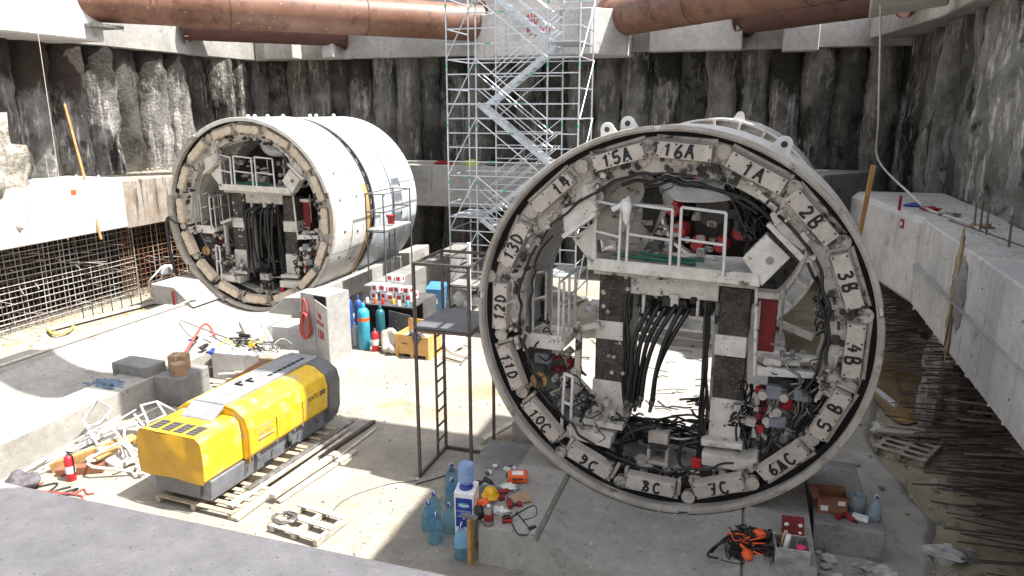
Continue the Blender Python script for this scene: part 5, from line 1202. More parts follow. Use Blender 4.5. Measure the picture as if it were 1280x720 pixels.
# ================================================================== GAS STORE
cab = thing('steel_cabinet', 'tall grey steel cabinet with open door, red hose coil hooked on it and red writing', 'cabinet', (-11.25, 17.3, 0), D(-12))
mb = MB()
w_, l_, h_ = 1.0, .9, 1.95
mb.b2((-.5, -.03, 0), (.5, 0, h_)) if False else None
mb.b2((-.5, -.45, 0), (-.47, .45, h_)); mb.build('side_panel', SILVER, cab)
mb = MB(); mb.b2((-.47, .42, 0), (.5, .45, h_)); mb.build('back_panel', SILVER, cab)
mb = MB(); mb.b2((.47, -.45, 0), (.5, .419, h_)); mb.build('side_panel', SILVER, cab)
mb = MB(); mb.b2((-.5, -.45, h_+.001), (.5, .45, h_+.03)); mb.build('top_panel', SILVER, cab, bevel=.005)
mb = MB(); mb.b2((-.469, -.45, .0), (.0, -.42, h_)); d1 = mb.build('front_panel', SILVER, cab)
o_ = Vector((.0, -.45, 0)); dv = Vector((.885, -.465, 0)).normalized()
mb = MB(); mb.prism([o_+Vector((.05, 0, .05)), o_+dv*1.15+Vector((.05, 0, .05)), o_+dv*1.15+Vector((.05, 0, 1.85)), o_+Vector((.05, 0, 1.85))], Vector((dv.y, -dv.x, 0))*.03); dr = mb.build('door', SILVER, cab)
mb = MB(); nrm = Vector((dv.y, -dv.x, 0)); c = o_+dv*.5+Vector((.05, 0, 1.25))
cl = c+nrm*.034 if True else c
write(mb, 'NO', cl+Vector((0, 0, .22)), dv, (0, 0, 1), .15, .12, r=.012, jit=.1); write(mb, 'KAZANI', cl+Vector((0, 0, .02)), dv, (0, 0, 1), .1, .09, r=.009, jit=.1); write(mb, 'TBM', cl+Vector((0, 0, -.3)), dv, (0, 0, 1), .24, .15, r=.013, jit=.08)
mb.build('painted_lettering', REDINK, dr)
mb = MB(); 
for i in range(5): pass
hk = MB(); hk.tube([(-.3, -.45, 1.8), (-.3, -.52, 1.8), (-.3, -.52, 1.86)], .012, 6); hk.build('hook', STEEL, cab)
Rz = Matrix.Rotation(D(-12), 3, 'Z')
pts = []
for i in range(5*20+1):
    a = 2*PI*i/20; pts.append(Vector((.19*math.sin(a)*(.75+.25*math.sin(i*.4)), -.05-.012*(i/20), -.38*math.cos(a)*1.0+(-.1))))
pts2 = [Vector((.12*math.sin(a/9*PI-PI/2)*1.0, -.05, .3+.25*math.cos(a/9*PI-PI/2)))+Vector((0, 0, -.05)) for a in range(10)]
mb = MB(); mb.tube([cab.location+Rz @ (Vector((-.3, -.46, 1.15))+p) for p in pts], .03, 8); mb2 = MB()
hc = mb.build('hose_coil', HOSER); recenter(hc); tag(hc, 'coil of salmon red hose hanging on the steel cabinet', 'hose')
mb = MB(); mb.tube(spline([cab.location+Rz @ Vector(p) for p in ((-.42, -.52, 1.2), (-.38, -.52, 1.65), (-.3, -.53, 1.83), (-.22, -.52, 1.65), (-.18, -.52, 1.2))], 6), .028, 8); q = mb.build('loop', HOSER, hc); q.data.transform(Matrix.Translation(-hc.location))
def gas(label, loc, r, h, m, cap=None, band=None):
    t = thing('gas_cylinder', label, 'gas cylinder', loc)
    mb = MB(); mb.lathe([(r*.9, 0), (r, .03), (r, h*.82), (r*.92, h*.88), (r*.6, h*.94), (r*.3, h*.955)], (0, 0, 0), 22); b = mb.build('body', m, t)
    mb = MB(); mb.lathe([(r*.33, h*.95), (r*.36, h*1.02), (r*.2, h*1.06)], (0, 0, 0), 12); mb.build('valve_cap', cap or m, t)
    if band: mb = MB(); mb.lathe([(r*1.01, h*.66), (r*1.01, h*.74)], (0, 0, 0), 22); mb.build('band', band, b)
    return t
gas('wide cyan gas cylinder with an orange band, in front of the others', (-10.62, 18.3, 0), .18, 1.34, CYLC, band=ORANGE)
gas('slim dark blue gas cylinder beside the steel cabinet', (-11.25, 18.55, 0), .12, 1.5, CYLB)
gas('second slim dark blue gas cylinder just behind the first one', (-11.1, 18.85, 0), .12, 1.42, CYLB)
gas('dark teal gas cylinder right of the wide cyan one', (-10.3, 18.75, 0), .14, 1.2, TEAL)
gas('short grey gas cylinder between the blue and the cyan one', (-10.98, 18.4, 0), .09, .7, SILVER)
extinguisher('red fire extinguisher standing beside the cyan gas cylinder', (-10.2, 18.2, 0), 1.25)
# dark sheet-steel box with table top full of cartons
tb = thing('storage_box', 'black sheet steel storage box with an open flap, cartons on its lid', 'storage box', (-10.2, 19.9, 0))
def T2(name, a, b, m=CABD, bevel=0): mb = MB(); mb.b2(a, b); return mb.build(name, m, tb, world=True, bevel=bevel)
T2('lid', (-11.2, 19.1, 1.12), (-9.4, 20.9, 1.16)); T2('back_wall', (-11.2, 20.86, 0), (-9.4, 20.9, 1.119)); T2('left_wall', (-11.2, 19.1, 0), (-11.16, 20.85, 1.119)); T2('right_wall', (-9.44, 19.9, 0), (-9.4, 20.85, 1.119))
mb = MB(); mb.prism([(-10.2, 19.08, .12), (-9.3, 18.75, .12), (-9.3, 18.75, 1.02), (-10.2, 19.08, 1.02)], (.01, .03, 0)); mb.build('flap', CABD, tb, world=True)
for k in range(17):
    x = -10.95+(k % 5)*.27+rnd(-.04, .04); y = 19.75+(k//5 % 2)*.42+rnd(-.05, .05); z = 1.165+(.25 if k > 9 else 0)
    if k > 14: z += .25; x = -10.6+(k-15)*.3
    t = thing('paint_carton', 'small white carton with red print stacked on the black storage box', 'carton', (x, y, z), rnd(-.3, .3), 'white cartons on the storage box')
    mb = MB(); mb.box((0, 0, .12), (.24, .24, .24)); b = mb.build('body', PLAST, t, bevel=.006)
    for u_, s_2 in (((0, -.1225, .13), (.13, .003, .12)), ((.1225, 0, .13), (.003, .13, .1))): mb = MB(); mb.box(u_, s_2); mb.build('print', REDINK, b)
for k in range(6):
    mb = MB(); p = (-11.0+k*.28, 19.3+rnd(-.1, .1), 1.165); mb.lathe([(.05, 0), (.05, .13), (.02, .17)], p, 12); o = recenter(mb.build('small_can', (PLAST, ORANGE, REDP, HELM, PLAST, CYLC)[k]))
    tag(o, ('first white can', 'small orange can', 'small red can', 'small yellow tin', 'second white can', 'small cyan can')[k]+' at the front edge of the storage box lid', 'can')
# crate with plastic sheet
cr = thing('wooden_crate', 'open orange plywood crate on feet with plastic sheeting beside it', 'crate', (-8.85, 18.35, 0), D(-4))
for a, b in (((-.55, -.4, .1), (.55, -.37, .68)), ((-.55, .37, .1), (.55, .4, .95)), ((-.55, -.369, .1), (-.52, .369, .68)), ((.52, -.369, .1), (.55, .369, .68))): mb = MB(); mb.b2(a, b); mb.build('side_panel', CRATE, cr, bevel=.004)
for x in (-.5, 0, .5):
    mb = MB(); mb.b2((x-.05, -.42, 0), (x+.05, .42, .1)); mb.build('foot', CRATE, cr, bevel=.004)
    mb = MB(); mb.b2((x-.05, -.42, .1), (x+.05, -.401, .68)); mb.build('batten', CRATE, cr, bevel=.003)
mb = MB(); mb.b2((-.36, -.405, .4), (-.14, -.402, .43)); mb.build('stencil', SCREEN, cr)
mb = MB(); mb.b2((-.52, -.37, .5), (.52, .37, .52)); mb.build('lid_board', WOODW, cr)
mb = MB(); mb.blob((-8.75, 18.0, .72), (.2, .14, .12), 14, .6, 12, fr=2.5); mb.blob((-8.72, 17.93, .6), (.12, .05, .12), 4, .6, 10, fr=2.5); o = recenter(mb.build('work_gloves', CLOTH)); tag(o, 'dark work gloves hanging over the edge of the orange crate', 'gloves')
mb = MB(); mb.blob((-9.55, 18.5, 0), (.45, .5, .6), 6, .6, 18, fr=1.8, flat=True); o = recenter(mb.build('plastic_sheet', SHEET)); tag(o, 'crumpled clear plastic sheet heaped against the left side of the crate', 'plastic sheet')
mb = MB(); mb.blob((-8.3, 19.2, 0), (.5, .35, .45), 16, .5, 14, flat=True); o = recenter(mb.build('plastic_sheet', PAPER)); tag(o, 'crumpled white plastic heap behind the crate', 'plastic sheet')
bn = thing('waste_bin', 'blue waste bin with slanted lid behind the black access tower', 'bin', (-10.15, 22.6, 0), .1)
mb = MB(); mb.hexa([(-.25, -.25, .05), (.25, -.25, .05), (.25, .25, .05), (-.25, .25, .05), (-.3, -.3, .9), (.3, -.3, .9), (.3, .3, .9), (-.3, .3, .9)]); mb.build('body', BLUEB, bn, bevel=.02)
mb = MB(); mb.hexa([(-.32, -.32, .9), (.32, -.32, .9), (.32, .32, .9), (-.32, .32, .9), (-.3, -.3, .95), (.3, -.3, .95), (.3, .3, 1.08), (-.3, .3, 1.08)]); mb.build('lid', BLUEB, bn, bevel=.02)
mb = MB(); mb.b2((-.12, -.3, .4), (.12, -.275, .6)); mb.build('label', PLAST, bn)
# clutter on the floor behind, between the shields
post = plank('white timber post standing behind the black access tower', (-8.9, 22.6, 0), (-8.9, 22.6, 2.6), .1, .1, PLAST)
for k, (x, y, lb, m) in enumerate(((-9.5, 24.0, 'low pile of white rags under the dark railing frame', PAPER), (-7.9, 22.5, 'white plastic heap left of the numbered ring behind it', PAPER), (-6.3, 20.4, 'small green net bundle on the floor behind the ring', GREEN), (-5.4, 22.0, 'grey rubble heap beyond the left basket', CONCG), (-4.6, 24.5, 'pale rubble heap behind the left column', CONCW), (-7.3, 21.0, 'dark rag bundle behind the left basket', CLOTH))):
    mb = MB(); mb.blob((x, y, 0), (.55, .4, .35), k+20, .6, 12, fr=2.5, flat=True); tag(recenter(mb.build('rubbish_heap', m)), lb, 'rubbish')
wd = thing('water_dispenser', 'white water dispenser with a blue panel behind the left rim of the numbered ring', 'dispenser', (-7.4, 20.6, 0), .2)
mb = MB(); mb.b2((-.25, -.2, 0), (.25, .2, 1.0)); mb.build('body', PLAST, wd, bevel=.02); mb = MB(); mb.b2((-.2, -.21, .5), (.2, -.2, .9)); mb.build('panel', BLUEL, wd)
for k in range(26):
    x = rnd(-7.6, -2.2); y = rnd(17.5, 25); L_ = rnd(.3, 1.6); a = rnd(0, 3)
    m = (REBAR, STEEL, WOODW, WHITE)[k % 4]; z = .03 if abs(x+1.16) > 2.4 else .73
    mb = MB(); mb.beam((x, y, z+.02), (x+L_*math.cos(a), y+L_*math.sin(a), z+.04), rnd(.02, .1), .04); tag(recenter(mb.build('scrap_bar', m)), 'scrap bar or board lying on the floor behind the numbered ring', 'scrap', 'scrap behind the ring')
for k in range(24):
    x = rnd(-2.4, -.1); y = rnd(14.5, 21); L_ = rnd(.2, .9); a = rnd(-.4, .5); z = CZ-math.sqrt(3.27**2-(x+1.16)**2)+.015
    mb = MB(); mb.tube([(x, y, z), (x+L_*.5*math.cos(a), y+L_*.5*math.sin(a)+.03, z+.03), (x+L_*math.cos(a), y+L_*math.sin(a), z+.02)], .012, 5); tag(recenter(mb.build('wire_offcut', DARKST)), 'dark wire offcut lying in the sunlit cradle trough behind the ring', 'wire', 'wire offcuts in the trough')
for k in range(14):
    x = rnd(.6, 3.2); y = rnd(15.2, 20); L_ = rnd(.4, 1.6); a = rnd(0, 3)
    mb = MB(); mb.beam((x, y, .76 if x < 1.3 else .2), (x+L_*math.cos(a), y+L_*math.sin(a), .3), .12, .06); tag(recenter(mb.build('scrap_board', WOODW)), 'scrap board lying right of the trough behind the ring', 'board', 'scrap boards right of the trough')
# left: flood light stand, yellow hose, ladder like boards, vertical orange timber
fl = thing('flood_light_stand', 'small white flood light on a folding tube stand by the rebar', 'flood light', (-20.6, 20.9, 0))
b0 = G(197, 372, 0)
pa = XP(186, 352, -20.8); pb = XP(205, 337, -20.8); pc = XP(192, 366, -20.8)
for a, b in ((XP(190, 372, -20.8), XP(186, 352, -20.8)), (XP(186, 352, -20.8), XP(203, 333, -20.8)), (XP(193, 356, -20.8), XP(208, 341, -20.8)), (XP(194, 374, -20.8), XP(193, 356, -20.8)), (XP(186, 352, -20.8), XP(193, 356, -20.8))):
    mb = MB(); mb.tube([a, b], .035, 8); mb.build('stand_tube', WHITE, fl, world=True)
mb = MB(); mb.box(XP(208, 337, -20.8), (.3, .45, .3), .4); mb.build('lamp_head', PLAST, fl, world=True, bevel=.02)
plank('rust stained orange timber standing against the left pile wall', (-21.35, 19.2, 2.6), (-22.6, 19.6, 7.2), .08, .07, ORW)
plank('orange timber post standing at the rounded end of the right ledge beam', (2.62, 18.75, 3.9), (2.75, 18.6, 5.75), .13, .1, ORW)
mb = MB(); a = -2
cab_pts = [XP(1101, -20, 3.0), XP(1100, 60, 3.2), XP(1098, 150, 3.4), XP(1098, 200, 3.6), Vector((3.75, 19.0, 5.0)), Vector((4.0, 18.6, 4.78)), Vector((4.3, 17.2, 4.75)), Vector((4.4, 15.5, 4.75))]
mb.tube(spline(cab_pts, 6), .028, 8); tag(recenter(mb.build('hanging_cable', CREAMP)), 'pale cable hanging down from the top right onto the ledge', 'cable')
for (p0, p1, lb) in ((XP(40, -10, -20), XP(85, 300, -20), 'thin plumb string hanging along the left wall'), (YP(778, -10, 30), YP(778, 60, 30), 'thin string hanging from the right strut')):
    mb = MB(); mb.tube([p0, p1], .01, 5); tag(recenter(mb.build('string', CREAMP)), lb, 'string')
mb = MB(); mb.tube([(4.1, 17.2, 4.75), (4.55, 9, 5.0)], .015, 5); tag(recenter(mb.build('ledge_wire', DARKST)), 'dark wire running along the top of the right ledge', 'wire')
t = thing('survey_marker', 'small red square marker on the rounded right beam end', 'marker', (3.2, 19.9, 3.9)); q = XP(1117, 279, 3.2)
xf = 3.66-(q.y-17.44)*.81/4.96
q = XP(1117, 279, 3.3); mb = MB(); mb.box((3.66-(q.y-17.44)*.163-.012, q.y, q.z), (.02, .2, .2), .16); mb.build('plate', REDM, t, world=True); mb = MB(); mb.box((3.66-(q.y-17.44)*.163-.024, q.y, q.z), (.01, .09, .09), .16); mb.build('centre_mark', PLAST, t, world=True)
t = thing('survey_marker', 'small orange marker strip on the bright left ledge beam', 'marker', (-21.48, 18.6, 4.2)); mb = MB(); mb.box((-21.49, 18.5, 4.32), (.02, .18, .15)); mb.build('plate', ORANGE, t, world=True)
for k, (x, y, m, lb) in enumerate(((3.9, 19.6, BLUEL, 'blue plastic bag on the right ledge'), (4.1, 18.9, REDM, 'red rag on the right ledge'), (4.3, 18.0, CONCG, 'flat stone on the right ledge'), (4.5, 16.4, CARD, 'brown scrap on the right ledge'))):
    mb = MB(); mb.blob((x, y, 4.75), (.2, .15, .06), k+40, .5, 8); tag(recenter(mb.build('ledge_litter', m)), lb, 'litter')
plank('red steel stub standing on the right ledge', (3.45, 18.9, 4.7), (3.45, 18.9, 5.05), .06, .06, REDM)
# ledge along the left: yellow hose, boards, straight pipe on the cradle edge
mb = MB(); mb.tube([(-17.6, 9, .74), (-17.5, 18.2, .74), (-17.3, 19.0, .9)], .035, 8); tag(recenter(mb.build('straight_pipe', CREAMP)), 'long pale pipe lying along the left edge of the left cradle', 'pipe')
for k in range(5): plank(('short red stub under the pale pipe by the left shield', 'second red stub under the pale pipe', 'short post near the rebar', 'leaning stub near the rebar', 'third red stub under the pale pipe')[k], (-17.9-(k > 1)*1.5, 18.6+k*.35, .6), (-17.9-(k > 1)*1.5, 18.6+k*.35, 1.15), .07, .07, REDD if k != 2 else WOODW)
mb = MB(); mb.tube(spline([G(60, 412, .1), G(68, 418, .1), G(84, 415, .1), G(92, 408, .1)], 6), .045, 8); tag(recenter(mb.build('yellow_hose', mat('hose_yellow', (.5, .45, .12), None, 3, .5))), 'dull yellow hose lying along the foot of the rebar grid', 'hose')
plank('long pale board lying at the foot of the rebar grid', G(60, 412, .1), G(200, 376, .1), .22, .06, WOODW)
for k in range(7):
    p = G(105+k*12, 399-k*3.2, .0); plank('short rebar peg at the foot of the rebar grid', (p.x, p.y, 0), (p.x, p.y, .45), .03, .03, DARKST, 'pegs at the foot of the rebar', 'peg', 'rebar_peg')

# ================================================================== FRONT: WATER, TOOLS
def bottle(label, loc, h=.42, r=.13, m=BOTT, group=None, cap=BLUEL):
    t = thing('water_bottle', label, 'water bottle', loc, rnd(0, 6), group)
    prof = [(r*.85, 0), (r, .02), (r, h*.16), (r*.93, h*.19), (r, h*.22), (r, h*.36), (r*.93, h*.39), (r, h*.42), (r, h*.6), (r*.9, h*.68), (r*.55, h*.8), (r*.3, h*.87), (r*.28, h*.95)]
    mb = MB(); mb.lathe(prof, (0, 0, 0), 20); mb.build('body', m, t)
    mb = MB(); mb.lathe([(r*.33, h*.945), (r*.33, h)], (0, 0, 0), 12); mb.build('cap', cap, t)
    mb = MB(); mb.tube([(r*.32*math.cos(a/8*PI), 0, h*.97+r*.5*math.sin(a/8*PI)) for a in range(9)], .007, 6); mb.build('carry_handle', PLAST, t)
    return t
bl = [((545, 678), 'nearest blue water bottle of the left cluster'), ((536, 662), 'water bottle behind the nearest one at the far left'), ((562, 665), 'water bottle between the cluster and the cooler'), ((565, 632), 'upper water bottle in the back left of the cooler'), ((565, 612), 'hindmost water bottle beside the cooler'), ((543, 650), 'water bottle in the middle of the left cluster')]
for (px, py), lb in bl: p = G(px, py, 0); bottle(lb+' on the floor', (p.x, p.y, 0), .52, .12)
p = G(581, 692, 0); bottle('blue water bottle standing right in front of the cooler', (p.x, p.y-.12, 0), .6, .125)
wc = thing('water_cooler', 'white water cooler with a blue printed front and an upturned jug on top', 'water cooler', (-3.98, 9.85, 0), D(6))
mb = MB(); mb.hexa([(-.16, -.16, 0), (.16, -.16, 0), (.16, .16, 0), (-.16, .16, 0), (-.17, -.17, 1.02), (.17, -.17, 1.02), (.17, .17, 1.08), (-.17, .17, 1.08)]); bd = mb.build('body', PLAST, wc, bevel=.02, seg=2)
mb = MB(); mb.b2((-.135, -.178, .42), (.135, -.166, .93)); lp = mb.build('blue_panel', BLUEL, wc)
mb = MB(); mb.lathe([(.085, -.181), (.085, -.179)], (0, 0, .82), 20, axis='Y'); 
mb = MB(); mb.add([(.09*math.cos(a/10*PI), -.1805, .81+.045*math.sin(a/10*PI)) for a in range(20)], [tuple(range(20))]); mb.build('logo_oval', CYLC, lp)
label_text('Hayat', .075, (0, -.183, .81), (PI/2, 0, 0), PLAST, lp, bold=.002)
for k, s in enumerate(('KAYNAK SUYU', 'DOGAL', 'SICAK SOGUK', 'SU')): label_text(s, .034, (0, -.181, .7-k*.045), (PI/2, 0, 0), PLAST, lp)
mb = MB(); mb.lathe([(.06, 1.03), (.07, 1.10), (.135, 1.17), (.135, 1.28), (.128, 1.30), (.135, 1.32), (.135, 1.42), (.12, 1.46)], (0, 0, 0), 24); mb.build('upturned_jug', JUG, wc)
mb = MB(); mb.lathe([(.12, 1.04), (.1, 1.10)], (0, 0, 0), 20); mb.build('jug_collar', BLUEL, wc)
bp = plank('varnished orange board standing on end beside the cooler', (-3.72, 9.36, 0), (-3.72, 9.36, .82), .2, .06, ORW)
mb = MB(); mb.box((-3.72, 9.36, .835), (.24, .1, .03)); q = mb.build('metal_cap', STEEL, bp); q.data.transform(Matrix.Translation(-bp.location))
# tools on the near-left corner of the cradle (top about z .65)
ZT = .66
def at(px, py, z=ZT): p = G(px, py, z); return (p.x, p.y, z)
oc = thing('tool_case', 'bright orange plastic case with a paper label on the cradle corner', 'case', at(647, 600), .3)
mb = MB(); mb.box((0, 0, .07), (.34, .26, .13)); mb.build('shell', ORANGE, oc, bevel=.025, seg=2); mb = MB(); mb.box((0, 0, .137), (.2, .14, .006)); mb.build('label', PAPER, oc); mb = MB(); mb.tube([(-.08, -.13, .1), (-.08, -.17, .1), (.08, -.17, .1), (.08, -.13, .1)], .012, 6); mb.build('handle', BLACK, oc)
hh = thing('hard_hat', 'yellow hard hat among the tools on the cradle corner', 'hard hat', at(613, 622), .5)
mb = MB(); mb.lathe([(.155, 0), (.15, .01), (.125, .02), (.12, .06), (.095, .11), (.05, .14), (.01, .148)], (0, 0, .05), 22); mb.build('shell', HELM, hh); mb = MB(); mb.box((0, -.14, .05), (.18, .09, .012)); mb.build('peak', HELM, hh, bevel=.005)
mb = MB(); mb.blob((*at(604, 635)[:2], ZT+.06), (.12, .1, .1), 3, .3, 10); tag(recenter(mb.build('orange_bag', ORANGE)), 'small orange bag under the yellow hard hat', 'bag')
sp = thing('steel_can', 'upright grey metal can with red print at the cradle corner', 'can', at(611, 655)); mb = MB(); mb.lathe([(.075, 0), (.078, .01), (.078, .3), (.07, .31), (.07, .295)], (0, 0, 0), 22); b_ = mb.build('body', STEEL, sp); mb = MB(); mb.sector((0, 0, 0), 0, .001, 0, .001) if False else mb.lathe([(.0795, .08), (.0795, .2)], (0, 0, 0), 22); mb.build('print', REDD, b_)
mb = MB(); mb.lathe([(.03, .3), (.03, .33)], (0, 0, 0), 10); mb.build('cap', PLAST, sp)
mb = MB(); mb.blob((*at(600, 648)[:2], ZT+.1), (.09, .08, .13), 6, .3, 10); tag(recenter(mb.build('black_pouch', BLACK)), 'black pouch standing left of the grey can', 'pouch')
def drill(label, loc, rz, m1=REDM):
    t = thing('power_tool', label, 'power tool', loc, rz)
    mb = MB(); mb.lathe([(.03, -.12), (.045, -.09), (.045, .07), (.028, .12)], (0, 0, .05), 12, axis='X'); mb.build('motor_housing', m1, t)
    mb = MB(); mb.tube([(-.03, 0, .05), (-.05, -.13, .04)], .024, 8); mb.build('grip', BLACK, t)
    mb = MB(); mb.box((-.055, -.16, .04), (.09, .07, .07)); mb.build('battery', m1, t, bevel=.01); mb = MB(); mb.tube([(.12, 0, .05), (.19, 0, .05)], .013, 8); mb.build('chuck', BLACK, t); return t
drill('red cordless drill right of the hard hat', at(628, 618), .6); drill('red and black grinder in front of the cardboard piece', at(637, 632), 2.1)
drill('dark drill at the back of the tool heap', at(610, 604), -.6, BLACK)
ch = thing('battery_charger', 'red battery charger with black lid near the front of the tools', 'charger', at(634, 652), .4); mb = MB(); mb.box((0, 0, .035), (.16, .14, .07)); mb.build('base', REDM, ch, bevel=.015); mb = MB(); mb.box((0, 0, .09), (.1, .09, .035)); mb.build('battery', BLACK, ch, bevel=.01)
mb = MB(); c = at(652, 627); mb.box((c[0], c[1], ZT+.06), (.3, .2, .012), .4, 0, Matrix.Rotation(.35, 3, 'X') @ Matrix.Rotation(.5, 3, 'Z')); tag(recenter(mb.build('cardboard_piece', CARD)), 'flat tan cardboard piece tilted on the tools', 'cardboard')
for px, py, lb in ((636, 610, 'crumpled white paper behind the drill'), (625, 640, 'white plastic sheet in the middle of the tools'), (600, 640, 'white rag at the left edge of the tools')):
    mb = MB(); c = at(px, py); mb.blob((c[0], c[1], ZT+.02), (.14, .11, .045), px, .6, 10, fr=3); tag(recenter(mb.build('paper_scrap', PAPER)), lb, 'paper')
ps = thing('power_strip', 'black double socket at the end of a cord on the cradle slope', 'power strip', at(665, 662), .9); mb = MB(); mb.box((0, 0, .03), (.14, .07, .05)); mb.build('body', BLACK, ps, bevel=.015); mb = MB(); mb.lathe([(.02, 0), (.02, .006)], (0, 0, .055), 10); mb.build('socket', GREYD, ps)
for k, pp in enumerate((((634, 650), (650, 640), (668, 632), (670, 645), (655, 650)), ((640, 655), (648, 668), (660, 668), (664, 660)), ((645, 640), (655, 652), (662, 662)), ((520, 605), (545, 598), (570, 590), (585, 588)), ((400, 660), (430, 625), (480, 606), (522, 600)))):
    z = .68 if k < 3 else .02; mb = MB(); mb.tube(spline([G(a, b, z) for a, b in pp], 6), .011, 6)
    tag(recenter(mb.build('extension_cord', BLACK if k < 4 else STEEL)), ('black cord looping round the charger', 'black cord running to the double socket', 'short cord among the tools', 'black cord beside the foot of the black tower', 'thin cord crossing the floor to the black tower')[k], 'cord')
for k in range(9):
    c = at(rnd(610, 655), rnd(590, 604), .42); mb = MB(); mb.blob((c[0]-.1, c[1]+.2, .43), (rnd(.03, .09), .05, .04), k, .5, 6); tag(recenter(mb.build('litter_piece', PAPER if k % 2 else CLOTH)), 'small litter piece on the grimy footing by the black tower', 'litter', 'litter on the footing')
plank('weathered board leaning left of the ring foot', (-5.0, 13.4, .1), (-4.0, 14.6, .55), .16, .05, WOODW)

# ================================================================== FRONT RIGHT
ob = carton('open brown carton with white stickers on the low concrete block', (1.68, 11.62, .68), (.44, .32, .3), .05, CARDR, open_=True)
for a in ((-.12, .08), (.13, .2)): mb = MB(); mb.b2((a[0]-.055, -.164, a[1]-.03), (a[0]+.055, -.1605, a[1]+.06)); mb.build('sticker', PAPER, ob)
jg = thing('water_jug', 'big clear ribbed jug beside the open carton', 'water jug', (2.08, 11.72, .68)); mb = MB(); mb.lathe([(.13, 0), (.135, .04), (.128, .06), (.135, .08), (.128, .12), (.135, .15), (.128, .19), (.135, .23), (.12, .27)], (0, 0, 0), 22); mb.build('body', CLEARP, jg); mb = MB(); mb.lathe([(.05, .27), (.045, .33)], (0, 0, 0), 12); mb.build('neck', CLEARP, jg)
bottle('clear water bottle at the right end of the low concrete block', (2.31, 11.5, .68), .4, .095, CLEARP)
mb = MB(); mb.box((2.1, 11.42, .72), (.24, .14, .06), -.3); tag(recenter(mb.build('white_socket_box', PLAST, None, bevel=.01)), 'small white socket box in front of the clear jug', 'socket box')
drill('thin red screwdriver shaped tool beside the white socket box', (1.93, 11.4, .66), -.9)
bx = thing('tool_bin', 'foil lined box full of tools at the bottom edge of the picture', 'tool box', (1.0, 10.05, .62), D(4))
for a, b in (((-.24, -.2, 0), (.24, -.18, .3)), ((-.24, .18, 0), (.24, .2, .3)), ((-.24, -.179, 0), (-.22, .179, .3)), ((.22, -.179, 0), (.24, .179, .3)), ((-.22, -.18, 0), (.22, .18, .02))): mb = MB(); mb.b2(a, b); mb.build('side_panel', FOIL, bx, bevel=.004)
for k, (x, y, m, lb) in enumerate(((-.1, 0, PLAST, 'white bottle in the foil lined box'), (-.16, .05, CRATE, 'wooden handle in the foil lined box'), (.02, -.05, STEEL, 'steel pliers in the foil lined box'))):
    mb = MB(); mb.tube([bx.location+Vector((x, y, .03)), bx.location+Vector((x+.06, y+.05, .38))], (.04, .014, .012)[k], 8); tag(recenter(mb.build('hand_tool', m)), lb, 'tool')
mb = MB(); mb.lathe([(.07, 0), (.07, .04), (.03, .045)], bx.location+Vector((.13, -.05, .24)), 18); tag(recenter(mb.build('tape_reel', PINK)), 'bright pink reel lying in the foil lined box', 'reel')
fk = thing('brown_folder', 'brown patterned folder standing behind the foil lined box', 'folder', (1.05, 10.62, .66), .1); mb = MB(); mb.box((0, 0, .17), (.32, .05, .32), 0, 0, Matrix.Rotation(-.5, 3, 'X')); mb.build('cover', REDD, fk)
for k in range(4): mb = MB(); mb.blob((-.1+(k % 2)*.2, -.05+.02*(k//2), .1+.12*(k//2)), (.035, .02, .03), k, .2, 8); mb.build('spot', PAPER, fk)
hz = thing('safety_harness', 'heap of black and orange safety harness straps at the bottom edge', 'safety harness', (.45, 10.1, .45))
mb = MB()
for k in range(60):
    c = Vector((rnd(-.28, .3), rnd(-.3, .4), rnd(.15, .3))); pts = [c+Vector((rnd(-.18, .18), rnd(-.18, .18), rnd(-.1, .1))) for _ in range(5)]
    mb = MB(); mb.tube(spline(pts, 4), rnd(.007, .018), 6); mb.build('strap', BLACK if k % 8 else ORANGE, hz)
mb = MB(); mb.blob((0, .05, .12), (.32, .34, .16), 9, .4, 14); mb.build('padding', BLACK, hz)
mb = MB(); mb.blob((.12, .25, .33), (.1, .08, .07), 2, .2, 10); mb.build('orange_pad', ORANGE, hz); mb = MB(); mb.blob((-.05, -.3, .3), (.08, .1, .07), 5, .2, 10); mb.build('orange_pad', ORANGE, hz)
for k, pp in enumerate((((-.3, .1, .25), (-.5, 0, .15), (-.6, -.2, .1), (-.45, -.25, .12)), ((-.2, .3, .3), (-.4, .2, .15), (-.55, -.1, .1)))): mb = MB(); mb.tube(spline(pp, 5), .02, 6); mb.build('strap', BLACK, hz)
# mud side
def rock(label, p, r, m, seed, group=None, flat=.5):
    mb = MB(); mb.blob(p, (r, r*rnd(.6, .9), r*flat), seed, .55, 9, fr=1.6, sm=False); return tag(recenter(mb.build('stone', m)), label, 'stone', group)
rock('big white stone lying in the mud at the bottom right', (3.42, 11.75, .12), .26, CONCW, 3)
rock('flat grey stone touching the big white one', (3.68, 11.85, .08), .2, CONCG, 4)
for k in range(26): rock('small broken concrete chip in front of the low concrete block', (rnd(1.45, 2.5), rnd(10.2, 11.1), .2), rnd(.04, .13), CONCW if k % 3 else CONC, k+50, 'concrete chips by the block')
for k in range(44): x = rnd(2.4, 4.6); rock('small stone scattered on the slurry and mud', (x, rnd(11, 20), .2 if x < 3.2 else .06), rnd(.02, .07), (CONC, CONCG, CONCW, MUD)[k % 4], k+90, 'stones on the mud')
pallet('grey weathered pallet lying in the mud', (3.62, 15.75), D(-28), 1.0, 1.2, 5, m=WOODW, z=.06)
plank('grey board lying across the pallet in the mud', G(1096, 538, .3), G(1200, 547, .3), .18, .05, WOODW)
plank('second thin board across the pallet in the mud', G(1110, 532, .3), G(1180, 541, .33), .1, .04, WOODW)
